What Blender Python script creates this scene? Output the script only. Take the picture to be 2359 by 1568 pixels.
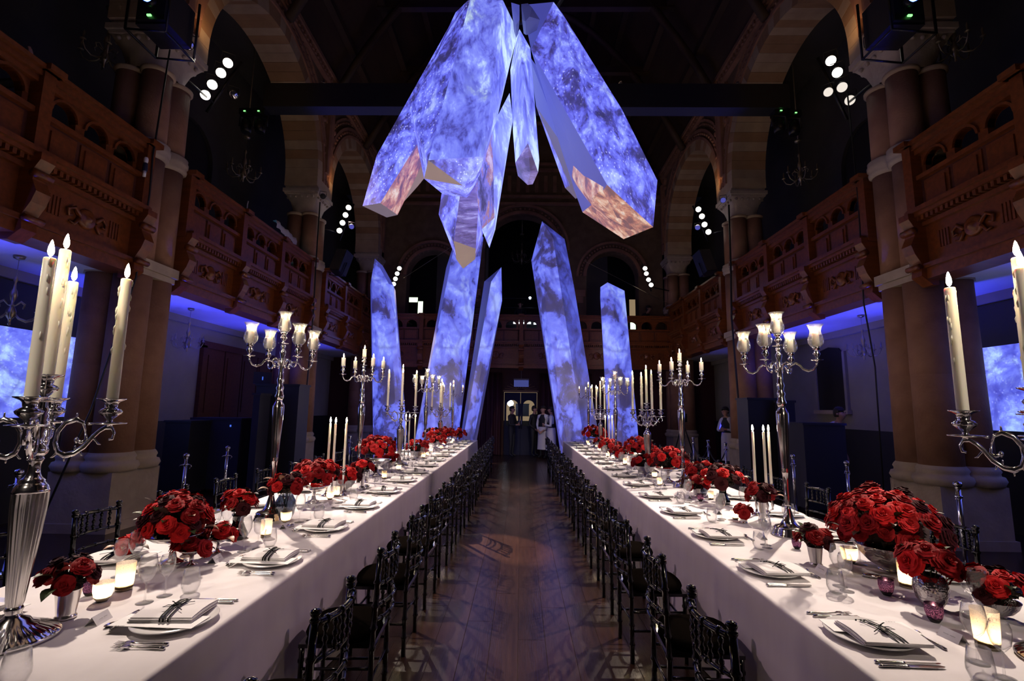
import bpy, bmesh, math, random
from mathutils import Vector, Matrix, Euler
from mathutils import noise as mnoise
random.seed(7)
PI = math.pi
SC = bpy.context.scene
COL = SC.collection
for o in list(bpy.data.objects): bpy.data.objects.remove(o)

# ------------------------------------------------------------------ camera, world, view
F_PX, IW, IH, CAM_Z = 1130.0, 2359.0, 1568.0, 1.68
ROLL, PITCH, YAW = .014, math.atan(157 / 1130.0), 21.5 / 1130.0
_f0 = Vector((-math.sin(YAW), math.cos(YAW), 0)); _r0 = Vector((math.cos(YAW), math.sin(YAW), 0)); _u0 = Vector((0, 0, 1))
FWD = _f0 * math.cos(PITCH) + _u0 * math.sin(PITCH)
_up = _u0 * math.cos(PITCH) - _f0 * math.sin(PITCH)
RGT = _r0 * math.cos(ROLL) + _up * math.sin(ROLL)
UPV = _up * math.cos(ROLL) - _r0 * math.sin(ROLL)
CAM = Vector((0, 0, CAM_Z))
cd = bpy.data.cameras.new('camera'); cam = bpy.data.objects.new('camera', cd); COL.objects.link(cam)
cd.sensor_width = 36; cd.sensor_fit = 'HORIZONTAL'; cd.lens = 36 * F_PX / IW; cd.clip_start = .05; cd.clip_end = 100
m = Matrix((RGT, UPV, -FWD)).transposed().to_4x4(); m.translation = CAM
cam.matrix_world = m
SC.camera = cam
SC.view_settings.view_transform = 'Standard'; SC.view_settings.look = 'None'
SC.view_settings.exposure = 0.0; SC.view_settings.gamma = 1.0; SC.view_settings.use_curve_mapping = False
w = bpy.data.worlds.new('world'); SC.world = w; w.use_nodes = True
w.node_tree.nodes['Background'].inputs[0].default_value = (.30, .30, .55, 1)
w.node_tree.nodes['Background'].inputs[1].default_value = .004
cy = SC.cycles
cy.use_denoising = True; cy.adaptive_threshold = .02
cy.max_bounces = 7; cy.diffuse_bounces = 2; cy.glossy_bounces = 3; cy.transmission_bounces = 4; cy.transparent_max_bounces = 24
cy.caustics_reflective = False; cy.caustics_refractive = False
cy.sample_clamp_indirect = 4.0; cy.use_light_tree = True

def ray(px, py): return RGT * ((px - IW / 2) / F_PX) - UPV * ((py - IH / 2) / F_PX) + FWD
def aY(px, py, Y): d = ray(px, py); return CAM + d * (Y / d.y)
def aX(px, py, X): d = ray(px, py); return CAM + d * (X / d.x)
def aZ(px, py, Z): d = ray(px, py); return CAM + d * ((Z - CAM_Z) / d.z)

WARM = (1.0, .80, .60); BLUE = (.045, .055, 1.0)
def light(name, kind, loc, energy, color, target=None, size=.05, cone=40, blend=.35, parent=None):
    l = bpy.data.lights.new(name, kind); l.energy = energy; l.color = color
    if kind == 'SPOT': l.spot_size = math.radians(cone); l.spot_blend = blend; l.shadow_soft_size = size
    elif kind == 'POINT': l.shadow_soft_size = size
    elif kind == 'AREA': l.shape = 'RECTANGLE'; l.size = size[0]; l.size_y = size[1]
    o = bpy.data.objects.new(name, l); COL.objects.link(o); o.location = loc
    if target is not None: o.rotation_euler = (Vector(target) - Vector(loc)).to_track_quat('-Z', 'Y').to_euler()
    return o
# lamp positions on the side booms (also used by the fixtures built further down): booms carry four lamps each
BOOM = {('left', 1): [(525, 145), (509, 168), (489, 195), (473, 219)], ('right', 1): [(1914, 140), (1929, 167), (1940, 201), (1958, 231)],
        ('left', 2): [(803, 478), (796, 495), (789, 513), (782, 531)], ('right', 2): [(1609, 482), (1617, 498), (1623, 517), (1632, 534)],
        ('left', 3): [(920, 618), (915, 630), (911, 642), (907, 654)], ('right', 3): [(1486, 618), (1489, 630), (1494, 644), (1500, 656)]}
BOOMY = {1: 7.9, 2: 13.2, 3: 17.2}
TX = 1.925                                              # table centre line |x|
SPOT_E = 2300; FOH = .75
for (side, n), pts in BOOM.items():
    sx = -1 if side == 'left' else 1
    for i, q in enumerate(pts):
        p = aY(q[0], q[1], BOOMY[n])
        aim = [(-6.2, 1, 26), (-4.2, 1, 23), (-2.2, 1, 21), (-3.2, -1, 30)][i]
        ty = BOOMY[n] + aim[0]
        t = (sx * aim[1] * (TX if aim[1] > 0 else 1.0), ty, .76)
        d = FWD * -0.10
        light('table_spot', 'SPOT', p + (Vector(t) - p).normalized() * .16, SPOT_E * (1 if aim[1] > 0 else .2) * {1: 1, 2: 1, 3: .8}[n] * (.62 if n == 1 and i == 0 else 1), (1, .83, .68) if aim[1] > 0 else (1, .66, .8), t, .03, aim[2], .5)
light('aisle_spot', 'SPOT', aY(796, 495, 13.2) + Vector((.75, -1.1, -1.1)), 10000, (1, .62, .40), (-.16, 6.3, 0), .02, 6.5, .5)
# front-of-house lamps on the pier line beside the camera, aimed down the tables
for sx in (-1, 1):
    for ty, e in ((3.0, 330), (5.5, 650), (9.0, 950)):
        p = Vector((sx * 3.3, .2, 6.4)); t = Vector((sx * TX, ty, 1.35))
        light('front_spot', 'SPOT', p, e * FOH, (1, .84, .72), t, .05, 22 if ty > 4 else 30, .6)
for sx in (-1, 1):                                         # added narrow beams without fixtures, brightening the candles of each table
    for ty, tz, e in ((2.0, 2.05, 260), (4.2, 2.2, 380), (8.0, 2.0, 950)):
        light('candle_fill', 'SPOT', (sx * 2.3, -.7, 4.3 if ty < 7 else 3.6), e, (1, .86, .72), (sx * TX, ty, tz), .05, 24 if ty < 3 else 13, .6)
# blue wash under the galleries, from LED bars standing behind the tables
for sx in (-1, 1):
    for y in (4.3, 8.2, 11.0, 14.5):
        light('led_wash', 'SPOT', (sx * 5.9, y, 1.0), {4.3: 560, 8.2: 480, 11.0: 320, 14.5: 150}[y], BLUE, (sx * 5.7, y - .2, 3.5), .12, 92, .9)
# warm spill from chandelier-level stage light onto arches (amber uplights on the capitals)
for sx in (-1, 1):
    for y in (6.97, 12.5):
        light('capital_uplight', 'SPOT', (sx * 5.0, y, 7.65), 10, (1, .55, .22), (sx * 5.8, y + (2.6 if y < 10 else 2.4), 9.6), .05, 120, .8)
# video projectors on the first capitals: throw blue onto the hanging crystals
for sx in (-1, 1):
    light('projector_throw', 'SPOT', (sx * 3.6, 2.6, 4.6), 90, (.22, .27, 1), (sx * .1, 5.3, 4.6), .1, 44, .8)
    light('projector_throw', 'SPOT', (sx * 4.6, 7.2, 7.6), 300, (.2, .27, 1), (sx * 1.0, 15.3, 2.8), .1, 36, .8)
light('fill_light', 'SPOT', (.6, 11.5, 6.0), 130, (1, .85, .85), (.7, 16.9, .9), .1, 22, .8)  # added spot without a fixture, brightening the waiters by the far door
# added dim warm fill high in the nave, from no lamp
light('fill_light', 'AREA', (0, 3.5, 9.5), 10, (1, .62, .40), (0, 6.5, 0), (5, 3))
light('fill_light', 'AREA', (0, 11, 10), 10, (1, .58, .36), (0, 13, 0), (5, 3))

# ------------------------------------------------------------------ materials
MATS = {}
def nt(name):
    m = bpy.data.materials.new(name); m.use_nodes = True; MATS[name] = m
    n = m.node_tree; b = n.nodes['Principled BSDF']; return m, n, b
def setp(b, **k):
    al = dict(color='Base Color', rough='Roughness', metal='Metallic', spec='Specular IOR Level', coat='Coat Weight', sheen='Sheen Weight', sss='Subsurface Weight', em='Emission Strength', emc='Emission Color', alpha='Alpha', trans='Transmission Weight')
    for a, v in k.items():
        s = b.inputs[al[a]]
        s.default_value = (*v, 1) if isinstance(v, tuple) and len(v) == 3 else v
def plain(name, color, rough=.5, metal=0., **k):
    m, n, b = nt(name); setp(b, color=color, rough=rough, metal=metal, **k); return m
def tex(n, kind, scale=5, obj=True, stretch=None, **k):
    tc = n.nodes.new('ShaderNodeTexCoord'); mp = n.nodes.new('ShaderNodeMapping')
    n.links.new(tc.outputs['Object' if obj else 'Generated'], mp.inputs[0])
    if stretch: mp.inputs['Scale'].default_value = stretch
    t = n.nodes.new(kind); n.links.new(mp.outputs[0], t.inputs['Vector'])
    if 'Scale' in t.inputs: t.inputs['Scale'].default_value = scale
    for a, v in k.items(): t.inputs[a].default_value = v
    return t
def ramp(n, src, stops):
    r = n.nodes.new('ShaderNodeValToRGB'); n.links.new(src, r.inputs[0])
    e = r.color_ramp.elements
    while len(e) < len(stops): e.new(.5)
    for el, (p, c) in zip(e, stops): el.position = p; el.color = (*c, 1)
    return r
def mottled(name, c1, c2, scale=4, rough=.6, metal=0., bump=.0, stretch=None, detail=5., obj=True, bscale=None, **k):
    m, n, b = nt(name); setp(b, rough=rough, metal=metal, **k)
    t = tex(n, 'ShaderNodeTexNoise', scale, obj, stretch, Detail=detail)
    r = ramp(n, t.outputs[0], [(.3, c1), (.7, c2)]); n.links.new(r.outputs[0], b.inputs['Base Color'])
    if bump:
        t2 = tex(n, 'ShaderNodeTexNoise', bscale or scale * 3, obj, stretch, Detail=4.)
        bp = n.nodes.new('ShaderNodeBump'); bp.inputs['Strength'].default_value = bump; bp.inputs['Distance'].default_value = .02
        n.links.new(t2.outputs[0], bp.inputs['Height']); n.links.new(bp.outputs[0], b.inputs['Normal'])
    return m
mottled('stone', (.20, .095, .058), (.32, .165, .105), 2.5, .75, bump=.25, bscale=30)
mottled('stone_pale', (.34, .275, .22), (.48, .40, .32), 3, .75, bump=.25, bscale=25)
mottled('stone_cream', (.36, .26, .17), (.46, .35, .23), 3, .8, bump=.2, bscale=20)
mottled('stone_amber', (.27, .155, .075), (.35, .21, .11), 3, .8, bump=.2, bscale=20)
mottled('carved_wall', (.10, .062, .036), (.17, .11, .065), 3, .85, bump=.5, bscale=12)
mottled('roof_wood', (.030, .016, .009), (.06, .034, .018), 2, .7, stretch=(1, .2, 1))
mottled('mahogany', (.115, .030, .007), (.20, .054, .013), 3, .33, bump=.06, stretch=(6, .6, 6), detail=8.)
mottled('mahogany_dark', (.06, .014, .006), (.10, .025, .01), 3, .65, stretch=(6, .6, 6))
mottled('floor_wood', (.021, .009, .0065), (.040, .018, .012), 5, .26, bump=.05, stretch=(7, .5, 1), detail=8.)
mottled('floor_wood_dark', (.018, .008, .006), (.034, .0155, .0105), 5, .25, bump=.05, stretch=(7, .5, 1), detail=8.)
mottled('floor_base', (.02, .012, .010), (.035, .02, .016), 4, .35)
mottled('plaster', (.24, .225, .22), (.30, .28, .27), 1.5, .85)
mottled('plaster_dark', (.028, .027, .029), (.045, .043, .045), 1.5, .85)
mottled('soffit', (.62, .62, .66), (.72, .72, .76), 1.5, .75)
plain('black', (.008, .008, .010), .55); plain('black_metal', (.012, .012, .014), .35, .4)
plain('black_box', (.010, .011, .02), .5)
plain('navy_drape', (.010, .012, .045), .8); plain('oxblood', (.045, .006, .008), .7)
plain('lacquer', (.002, .002, .0025), .14, 0, coat=.4); plain('cushion', (.004, .003, .0025), .9, spec=.0)
plain('chrome', (.72, .73, .78), .12, 1.)
plain('silver', (.80, .77, .75), .13, 1.); plain('silver_soft', (.78, .75, .72), .24, 1.)
plain('porcelain', (.82, .80, .80), .15, 0, coat=.3)
mottled('linen', (.80, .76, .77), (.84, .80, .81), 300, .8, bump=.05)
mottled('cloth', (.78, .73, .745), (.83, .785, .80), 8, .85, bump=.10, bscale=6, stretch=(1, 1, .4))
plain('card', (.86, .84, .85), .6); plain('ink', (.05, .05, .06), .6); plain('ribbon', (.005, .005, .006), .8, spec=.15)
plain('tag_text', (.55, .50, .45), .5)
plain('wax', (.93, .88, .76), .45, sss=.25); MATS['wax'].node_tree.nodes['Principled BSDF'].inputs['Subsurface Radius'].default_value = (.03, .018, .008)
MATS['wax'].node_tree.nodes['Principled BSDF'].inputs['Subsurface Scale'].default_value = .6
plain('wick', (.02, .015, .01), .9)
def emis(name, c, s):
    m, n, b = nt(name); setp(b, color=(0., 0., 0.), em=s, emc=c, rough=1.); return m
emis('flame', (1, .74, .42), 260); emis('tealight_flame', (1, .66, .34), 220); emis('lamp_lens', (1, .93, .82), 7); emis('lamp_lens_dim', (1, .9, .8), .9)
emis('blue_lens', (.06, .14, 1), 14); emis('led_green', (.2, 1, .2), 2.5); emis('led_blue', (.08, .2, 1), .8)
emis('room_glow', (1, .72, .42), .28); emis('lit_window', (.80, 1, .72), 1.6); emis('desk_light', (.85, .92, 1), 2.2); emis('sign_blue', (.10, .12, .45), .5); emis('teal_glow', (.1, .5, .8), .35)
emis('cold_light', (.75, .86, 1), 9)
mottled('skin', (.45, .24, .17), (.50, .28, .20), 8, .55); plain('shirt', (.70, .68, .74), .8); plain('vest', (.012, .012, .016), .7); plain('hair', (.02, .013, .01), .6)
plain('apron', (.66, .62, .68), .85)
mottled('chandelier_metal', (.30, .26, .18), (.42, .36, .25), 9, .35, .8)
mottled('foliage_dark', (.008, .007, .004), (.03, .012, .008), 30, .9)
plain('leaf_green', (.06, .085, .025), .5); plain('leaf_dark', (.045, .02, .015), .45); plain('leaf_pale', (.42, .22, .14), .45)
def rosemat(name, c):
    m, n, b = nt(name); setp(b, rough=.75, spec=.2)
    t = tex(n, 'ShaderNodeTexNoise', 60); r = ramp(n, t.outputs[0], [(.3, tuple(x * .7 for x in c)), (.7, c)])
    n.links.new(r.outputs[0], b.inputs['Base Color'])
rosemat('rose_red', (.62, .010, .012)); rosemat('rose_deep', (.33, .006, .010)); rosemat('rose_dark', (.055, .005, .010)); rosemat('rose_pink', (.75, .03, .035))
def glassmat(name, tint, gl=.9, rough=.02, base=.04):
    m = bpy.data.materials.new(name); m.use_nodes = True; MATS[name] = m; n = m.node_tree; n.nodes.clear()
    o = n.nodes.new('ShaderNodeOutputMaterial'); tr = n.nodes.new('ShaderNodeBsdfTransparent'); g = n.nodes.new('ShaderNodeBsdfGlossy')
    mx = n.nodes.new('ShaderNodeMixShader'); lw = n.nodes.new('ShaderNodeLayerWeight'); lw.inputs[0].default_value = .35
    mm = n.nodes.new('ShaderNodeMath'); mm.operation = 'MULTIPLY_ADD'; mm.inputs[1].default_value = gl; mm.inputs[2].default_value = base
    n.links.new(lw.outputs['Facing'], mm.inputs[0])
    p = n.nodes.new('ShaderNodeMath'); p.operation = 'POWER'; p.inputs[1].default_value = 2.0
    n.links.new(lw.outputs['Facing'], p.inputs[0]); n.links.new(p.outputs[0], mm.inputs[0])
    tr.inputs[0].default_value = (*tint, 1); g.inputs['Roughness'].default_value = rough
    n.links.new(mm.outputs[0], mx.inputs[0]); n.links.new(tr.outputs[0], mx.inputs[1]); n.links.new(g.outputs[0], mx.inputs[2]); n.links.new(mx.outputs[0], o.inputs[0])
    return m
glassmat('glass', (.992, .992, .995), .95, .03, .05); glassmat('glass_shade', (.97, .97, .98), .95, .03, .07)
for _g, _f in (('glass_shade', .05), ('glass', .03)):
  _n = MATS[_g].node_tree; _mx = [q for q in _n.nodes if q.type == 'MIX_SHADER'][0]; _o = [q for q in _n.nodes if q.type == 'OUTPUT_MATERIAL'][0]
  _t = _n.nodes.new('ShaderNodeBsdfTranslucent'); _t.inputs[0].default_value = (.9, .9, .9, 1); _m2 = _n.nodes.new('ShaderNodeMixShader'); _m2.inputs[0].default_value = _f
  _n.links.new(_mx.outputs[0], _m2.inputs[1]); _n.links.new(_t.outputs[0], _m2.inputs[2]); _n.links.new(_m2.outputs[0], _o.inputs[0])   # translucent share added to brighten the glass, in place of bloom and edge glints
glassmat('glass_grey', (.42, .45, .52), .9, .04, .10); glassmat('glass_dark', (.10, .11, .15), .8, .05, .08)
def mercury(name, tint, solid, cut):                      # silvered glass with flaked coating that lets candle light through
    m = bpy.data.materials.new(name); m.use_nodes = True; MATS[name] = m; n = m.node_tree; n.nodes.clear()
    o = n.nodes.new('ShaderNodeOutputMaterial'); tl = n.nodes.new('ShaderNodeBsdfTranslucent'); g = n.nodes.new('ShaderNodeBsdfGlossy')
    tl.inputs[0].default_value = (*tint, 1); g.inputs[0].default_value = (*solid, 1); g.inputs['Roughness'].default_value = .22
    t = tex(n, 'ShaderNodeTexVoronoi', 420); r = ramp(n, t.outputs[0], [(cut - .15, (0, 0, 0)), (cut + .15, (1, 1, 1))])
    mx = n.nodes.new('ShaderNodeMixShader'); n.links.new(r.outputs[0], mx.inputs[0]); n.links.new(tl.outputs[0], mx.inputs[1]); n.links.new(g.outputs[0], mx.inputs[2])
    n.links.new(mx.outputs[0], o.inputs[0])
mercury('mercury_clear', (.95, .80, .62), (.8, .7, .55), .85); mercury('mercury_purple', (.10, .035, .11), (.05, .03, .06), .30)
def hammered(name, c, rough):
    m, n, b = nt(name); setp(b, color=c, metal=1., rough=rough)
    t = tex(n, 'ShaderNodeTexVoronoi', 90); bp = n.nodes.new('ShaderNodeBump'); bp.inputs['Strength'].default_value = .5; bp.inputs['Distance'].default_value = .004
    n.links.new(t.outputs[0], bp.inputs['Height']); n.links.new(bp.outputs[0], b.inputs['Normal'])
hammered('hammered_silver', (.55, .52, .52), .18)
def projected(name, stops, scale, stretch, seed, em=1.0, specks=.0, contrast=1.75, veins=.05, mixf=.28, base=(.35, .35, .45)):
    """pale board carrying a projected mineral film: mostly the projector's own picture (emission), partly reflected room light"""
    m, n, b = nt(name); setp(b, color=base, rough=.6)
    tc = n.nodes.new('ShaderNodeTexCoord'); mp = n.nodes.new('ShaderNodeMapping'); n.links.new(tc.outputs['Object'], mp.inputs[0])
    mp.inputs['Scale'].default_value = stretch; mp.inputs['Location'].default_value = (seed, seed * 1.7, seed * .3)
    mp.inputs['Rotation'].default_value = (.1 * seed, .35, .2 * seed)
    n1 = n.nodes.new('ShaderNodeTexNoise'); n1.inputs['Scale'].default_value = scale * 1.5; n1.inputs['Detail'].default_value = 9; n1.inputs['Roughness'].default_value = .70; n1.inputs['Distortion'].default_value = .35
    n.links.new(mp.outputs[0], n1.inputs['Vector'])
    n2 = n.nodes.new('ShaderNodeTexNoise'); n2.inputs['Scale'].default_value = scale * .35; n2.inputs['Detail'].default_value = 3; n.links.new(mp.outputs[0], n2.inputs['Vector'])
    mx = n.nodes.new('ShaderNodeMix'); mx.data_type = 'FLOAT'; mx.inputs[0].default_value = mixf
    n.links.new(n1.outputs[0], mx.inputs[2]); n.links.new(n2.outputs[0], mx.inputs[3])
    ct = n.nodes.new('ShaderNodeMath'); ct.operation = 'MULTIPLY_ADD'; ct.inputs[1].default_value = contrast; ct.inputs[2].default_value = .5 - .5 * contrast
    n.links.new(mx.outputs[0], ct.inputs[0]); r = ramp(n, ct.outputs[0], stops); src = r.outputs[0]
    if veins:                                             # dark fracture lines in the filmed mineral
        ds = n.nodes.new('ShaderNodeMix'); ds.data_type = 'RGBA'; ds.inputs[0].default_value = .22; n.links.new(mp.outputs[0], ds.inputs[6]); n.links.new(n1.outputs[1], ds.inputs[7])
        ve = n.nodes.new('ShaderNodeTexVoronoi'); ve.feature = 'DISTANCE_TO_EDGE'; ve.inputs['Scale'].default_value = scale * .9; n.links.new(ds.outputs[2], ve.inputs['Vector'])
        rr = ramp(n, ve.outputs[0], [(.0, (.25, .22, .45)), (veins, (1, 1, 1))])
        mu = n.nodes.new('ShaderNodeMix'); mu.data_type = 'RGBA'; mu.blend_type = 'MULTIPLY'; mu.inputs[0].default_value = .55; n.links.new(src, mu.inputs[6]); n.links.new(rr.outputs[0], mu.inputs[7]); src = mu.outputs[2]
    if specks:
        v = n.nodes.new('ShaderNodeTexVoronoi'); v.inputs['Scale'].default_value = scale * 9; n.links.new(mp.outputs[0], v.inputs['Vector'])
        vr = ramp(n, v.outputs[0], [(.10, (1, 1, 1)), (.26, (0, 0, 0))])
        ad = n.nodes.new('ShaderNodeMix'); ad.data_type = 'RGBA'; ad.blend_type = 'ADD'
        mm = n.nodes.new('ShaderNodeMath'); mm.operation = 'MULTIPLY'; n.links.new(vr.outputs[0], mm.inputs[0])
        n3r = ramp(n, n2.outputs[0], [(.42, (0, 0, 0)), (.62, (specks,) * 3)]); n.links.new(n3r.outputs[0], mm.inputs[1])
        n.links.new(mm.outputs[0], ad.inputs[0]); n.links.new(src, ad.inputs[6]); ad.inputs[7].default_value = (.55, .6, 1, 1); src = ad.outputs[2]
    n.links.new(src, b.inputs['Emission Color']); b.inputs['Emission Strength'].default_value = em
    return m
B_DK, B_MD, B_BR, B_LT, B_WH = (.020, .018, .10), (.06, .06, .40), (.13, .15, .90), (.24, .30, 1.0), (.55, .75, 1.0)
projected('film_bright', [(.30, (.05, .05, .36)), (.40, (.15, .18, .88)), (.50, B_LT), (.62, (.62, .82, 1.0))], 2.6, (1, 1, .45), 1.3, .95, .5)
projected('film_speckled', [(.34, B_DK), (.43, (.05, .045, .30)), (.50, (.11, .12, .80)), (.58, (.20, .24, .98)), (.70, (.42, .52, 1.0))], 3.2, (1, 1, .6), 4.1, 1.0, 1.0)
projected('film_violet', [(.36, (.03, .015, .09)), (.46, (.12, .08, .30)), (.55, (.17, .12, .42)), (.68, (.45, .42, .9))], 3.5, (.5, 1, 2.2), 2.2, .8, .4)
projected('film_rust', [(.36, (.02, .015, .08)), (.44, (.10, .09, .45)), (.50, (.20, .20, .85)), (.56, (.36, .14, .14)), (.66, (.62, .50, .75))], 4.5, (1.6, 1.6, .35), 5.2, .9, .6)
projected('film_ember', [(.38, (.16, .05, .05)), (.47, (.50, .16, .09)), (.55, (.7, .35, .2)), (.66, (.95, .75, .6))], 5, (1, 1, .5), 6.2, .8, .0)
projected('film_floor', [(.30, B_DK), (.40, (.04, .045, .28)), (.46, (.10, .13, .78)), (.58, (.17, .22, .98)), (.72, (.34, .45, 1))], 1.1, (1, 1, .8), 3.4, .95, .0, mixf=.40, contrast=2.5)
projected('film_floor_dim', [(.30, (.012, .012, .06)), (.42, (.025, .03, .20)), (.55, (.05, .065, .50)), (.72, (.10, .14, .8))], 1.1, (1, 1, .8), 3.4, .8, .0, mixf=.40, contrast=2.5)  # floor film pattern darkened, putting side-face shade into the colour
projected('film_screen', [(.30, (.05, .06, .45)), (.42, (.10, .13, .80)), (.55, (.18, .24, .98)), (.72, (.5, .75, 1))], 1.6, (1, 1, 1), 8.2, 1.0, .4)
plain('crystal_board', (.30, .29, .36), .6); plain('crystal_tan', (.30, .22, .20), .6); plain('crystal_navy', (.035, .04, .12), .6)
def em_mix(name, c):                                       # boards given a flat glow in place of faint light on them
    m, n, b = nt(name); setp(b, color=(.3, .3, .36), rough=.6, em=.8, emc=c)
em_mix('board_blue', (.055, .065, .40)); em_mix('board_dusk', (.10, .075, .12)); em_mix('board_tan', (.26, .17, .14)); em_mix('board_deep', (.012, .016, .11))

# ------------------------------------------------------------------ mesh building
class MB:
    def __init__(s): s.v = []; s.f = []; s.m = []; s.sm = []
    def add(s, vs, fs, mi=0, smooth=False):
        o = len(s.v); s.v += [tuple(v) for v in vs]
        for f in fs: s.f.append(tuple(i + o for i in f)); s.m.append(mi); s.sm.append(smooth)
        return s
    def box(s, x0, x1, y0, y1, z0, z1, mi=0):
        return s.add([(x, y, z) for x in (x0, x1) for y in (y0, y1) for z in (z0, z1)], [(0, 1, 3, 2), (4, 6, 7, 5), (0, 4, 5, 1), (2, 3, 7, 6), (0, 2, 6, 4), (1, 5, 7, 3)], mi)
    def prism(s, poly, axis, a0, a1, mi=0):                 # poly: 2-d points in the plane normal to axis
        def P(p, a): return {'x': (a, p[0], p[1]), 'y': (p[0], a, p[1]), 'z': (p[0], p[1], a)}[axis]
        n = len(poly)
        return s.add([P(p, a0) for p in poly] + [P(p, a1) for p in poly], [tuple(range(n))[::-1], tuple(range(n, 2 * n))] + [(i, (i + 1) % n, (i + 1) % n + n, i + n) for i in range(n)], mi)
    def lathe(s, prof, seg=20, c=(0, 0, 0), flute=None, mi=0, cap=True, smooth=True, frame=None):
        vs = []; fs = []
        for k, pr in enumerate(prof):
            r, z = pr[0], pr[1]; a = pr[2] if len(pr) > 2 else 0
            for i in range(seg):
                t = 2 * PI * i / seg; rr = r * (1 + (a * math.cos(flute * t) if flute else 0))
                p = Vector((rr * math.cos(t), rr * math.sin(t), z))
                if frame: p = frame @ p
                vs.append((p.x + c[0], p.y + c[1], p.z + c[2]))
        for k in range(len(prof) - 1):
            for i in range(seg):
                j = (i + 1) % seg; fs.append((k * seg + i, k * seg + j, (k + 1) * seg + j, (k + 1) * seg + i))
        s.add(vs, fs, mi, smooth)
        if cap:
            o = len(s.v) - len(vs)
            if prof[0][0] > 1e-5: s.f.append(tuple(o + i for i in range(seg))[::-1]); s.m.append(mi); s.sm.append(False)
            if prof[-1][0] > 1e-5: s.f.append(tuple(o + (len(prof) - 1) * seg + i for i in range(seg))); s.m.append(mi); s.sm.append(False)
        return s
    def tube(s, pts, rad, seg=8, mi=0, smooth=True, cap=True):
        pts = [Vector(p) for p in pts]; n = len(pts)
        if not isinstance(rad, (list, tuple)): rad = [rad] * n
        vs = []; up = None
        for i, p in enumerate(pts):
            t = (pts[min(i + 1, n - 1)] - pts[max(i - 1, 0)])
            t = t.normalized() if t.length > 1e-9 else Vector((0, 0, 1))
            if up is None: up = t.orthogonal().normalized()
            up = up - t * up.dot(t)
            up = up.normalized() if up.length > 1e-6 else t.orthogonal().normalized()
            b = t.cross(up)
            for k in range(seg):
                a = 2 * PI * k / seg; vs.append(p + (up * math.cos(a) + b * math.sin(a)) * rad[i])
        fs = [(i * seg + k, i * seg + (k + 1) % seg, (i + 1) * seg + (k + 1) % seg, (i + 1) * seg + k) for i in range(n - 1) for k in range(seg)]
        if cap: fs += [tuple(range(seg))[::-1], tuple((n - 1) * seg + k for k in range(seg))]
        return s.add(vs, fs, mi, smooth)
    def ball(s, c, r, seg=8, mi=0, sz=1.):
        n = max(4, seg // 2 + 1)
        return s.lathe([(r * math.sin(PI * k / n) + (1e-6 if k in (0, n) else 0), -r * sz * math.cos(PI * k / n)) for k in range(n + 1)], seg, c, mi=mi, cap=False)
    def mesh(s, name):
        me = bpy.data.meshes.new(name); me.from_pydata(s.v, [], s.f); me.polygons.foreach_set('material_index', s.m); me.polygons.foreach_set('use_smooth', s.sm); me.update()
        bm = bmesh.new(); bm.from_mesh(me); bmesh.ops.recalc_face_normals(bm, faces=bm.faces); bm.to_mesh(me); bm.free()
        return me
CACHE = {}
def cached(key, fn):
    if key not in CACHE: CACHE[key] = fn()
    return CACHE[key]
def obj(name, me, mats=None, parent=None, loc=(0, 0, 0), rot=(0, 0, 0), scale=None, **tags):
    if isinstance(me, MB): me = me.mesh(name)
    if mats is not None and not len(me.materials):
        for q in ([mats] if isinstance(mats, str) else mats): me.materials.append(MATS[q])
    o = bpy.data.objects.new(name, me); COL.objects.link(o); o.location = loc; o.rotation_euler = rot
    if scale is not None: o.scale = scale if isinstance(scale, (tuple, list)) else (scale,) * 3
    if parent is not None: o.parent = parent
    for k, v in tags.items():
        if v: o[k] = v
    return o
def thing(name, label, cat, loc=(0, 0, 0), rz=0, group=None, scale=None, rot=None):
    o = bpy.data.objects.new(name, None); COL.objects.link(o); o.location = loc; o.rotation_euler = rot or (0, 0, rz); o.empty_display_size = .1
    if scale is not None: o.scale = (scale,) * 3
    o['label'] = label; o['category'] = cat
    if group: o['group'] = group
    return o
def holder(name, loc=(0, 0, 0), rz=0, label=None):          # an empty that stands for a piece of the setting
    o = bpy.data.objects.new(name, None); COL.objects.link(o); o.location = loc; o.rotation_euler = (0, 0, rz); o['kind'] = 'structure'
    if label: o['label'] = label
    return o
def struct(name, me, mats, label=None, **k):
    return obj(name, me, mats, kind='structure', label=label, **k)
ORD = 'first second third fourth fifth sixth seventh eighth ninth tenth eleventh twelfth thirteenth fourteenth fifteenth sixteenth seventeenth eighteenth nineteenth twentieth'.split()

# ------------------------------------------------------------------ floor
HX, WX, Y0, Y1 = 5.38, 7.2, -1.0, 18.4                     # arcade face, outer wall, near and far ends
fl = struct('floor', MB().box(-WX, WX, Y0, 26, -.12, -.012), 'floor_base', 'dark wooden floor of the hall')
nx, x = 0, -3.0
while x < 3.0 - 1e-6:
    wd = .20; y = Y0 + .3 * ((nx * 7) % 5)
    k = 0
    while y < Y1:
        L = 2.44
        me = cached('plank%d' % (nx % 2), lambda: (lambda b: b.mesh('plank'))(MB().prism([(-.0995, -.012), (.0995, -.012), (.0995, -.002), (.098, 0), (-.098, 0), (-.0995, -.002)], 'y', 0, 2.436)))
        obj('plank', me, ['floor_wood', 'floor_wood_dark'][nx % 2], fl, (x + wd / 2, y, random.uniform(-.0012, 0)))
        y += L
    x += wd; nx += 1
# plain boards below and beyond the tables
for sx in (-1, 1):
    obj('floorboards', MB().box(min(sx * 3.0, sx * WX), max(sx * 3.0, sx * WX), Y0, Y1, -.012, -.001), 'floor_wood_dark', fl)

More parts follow.
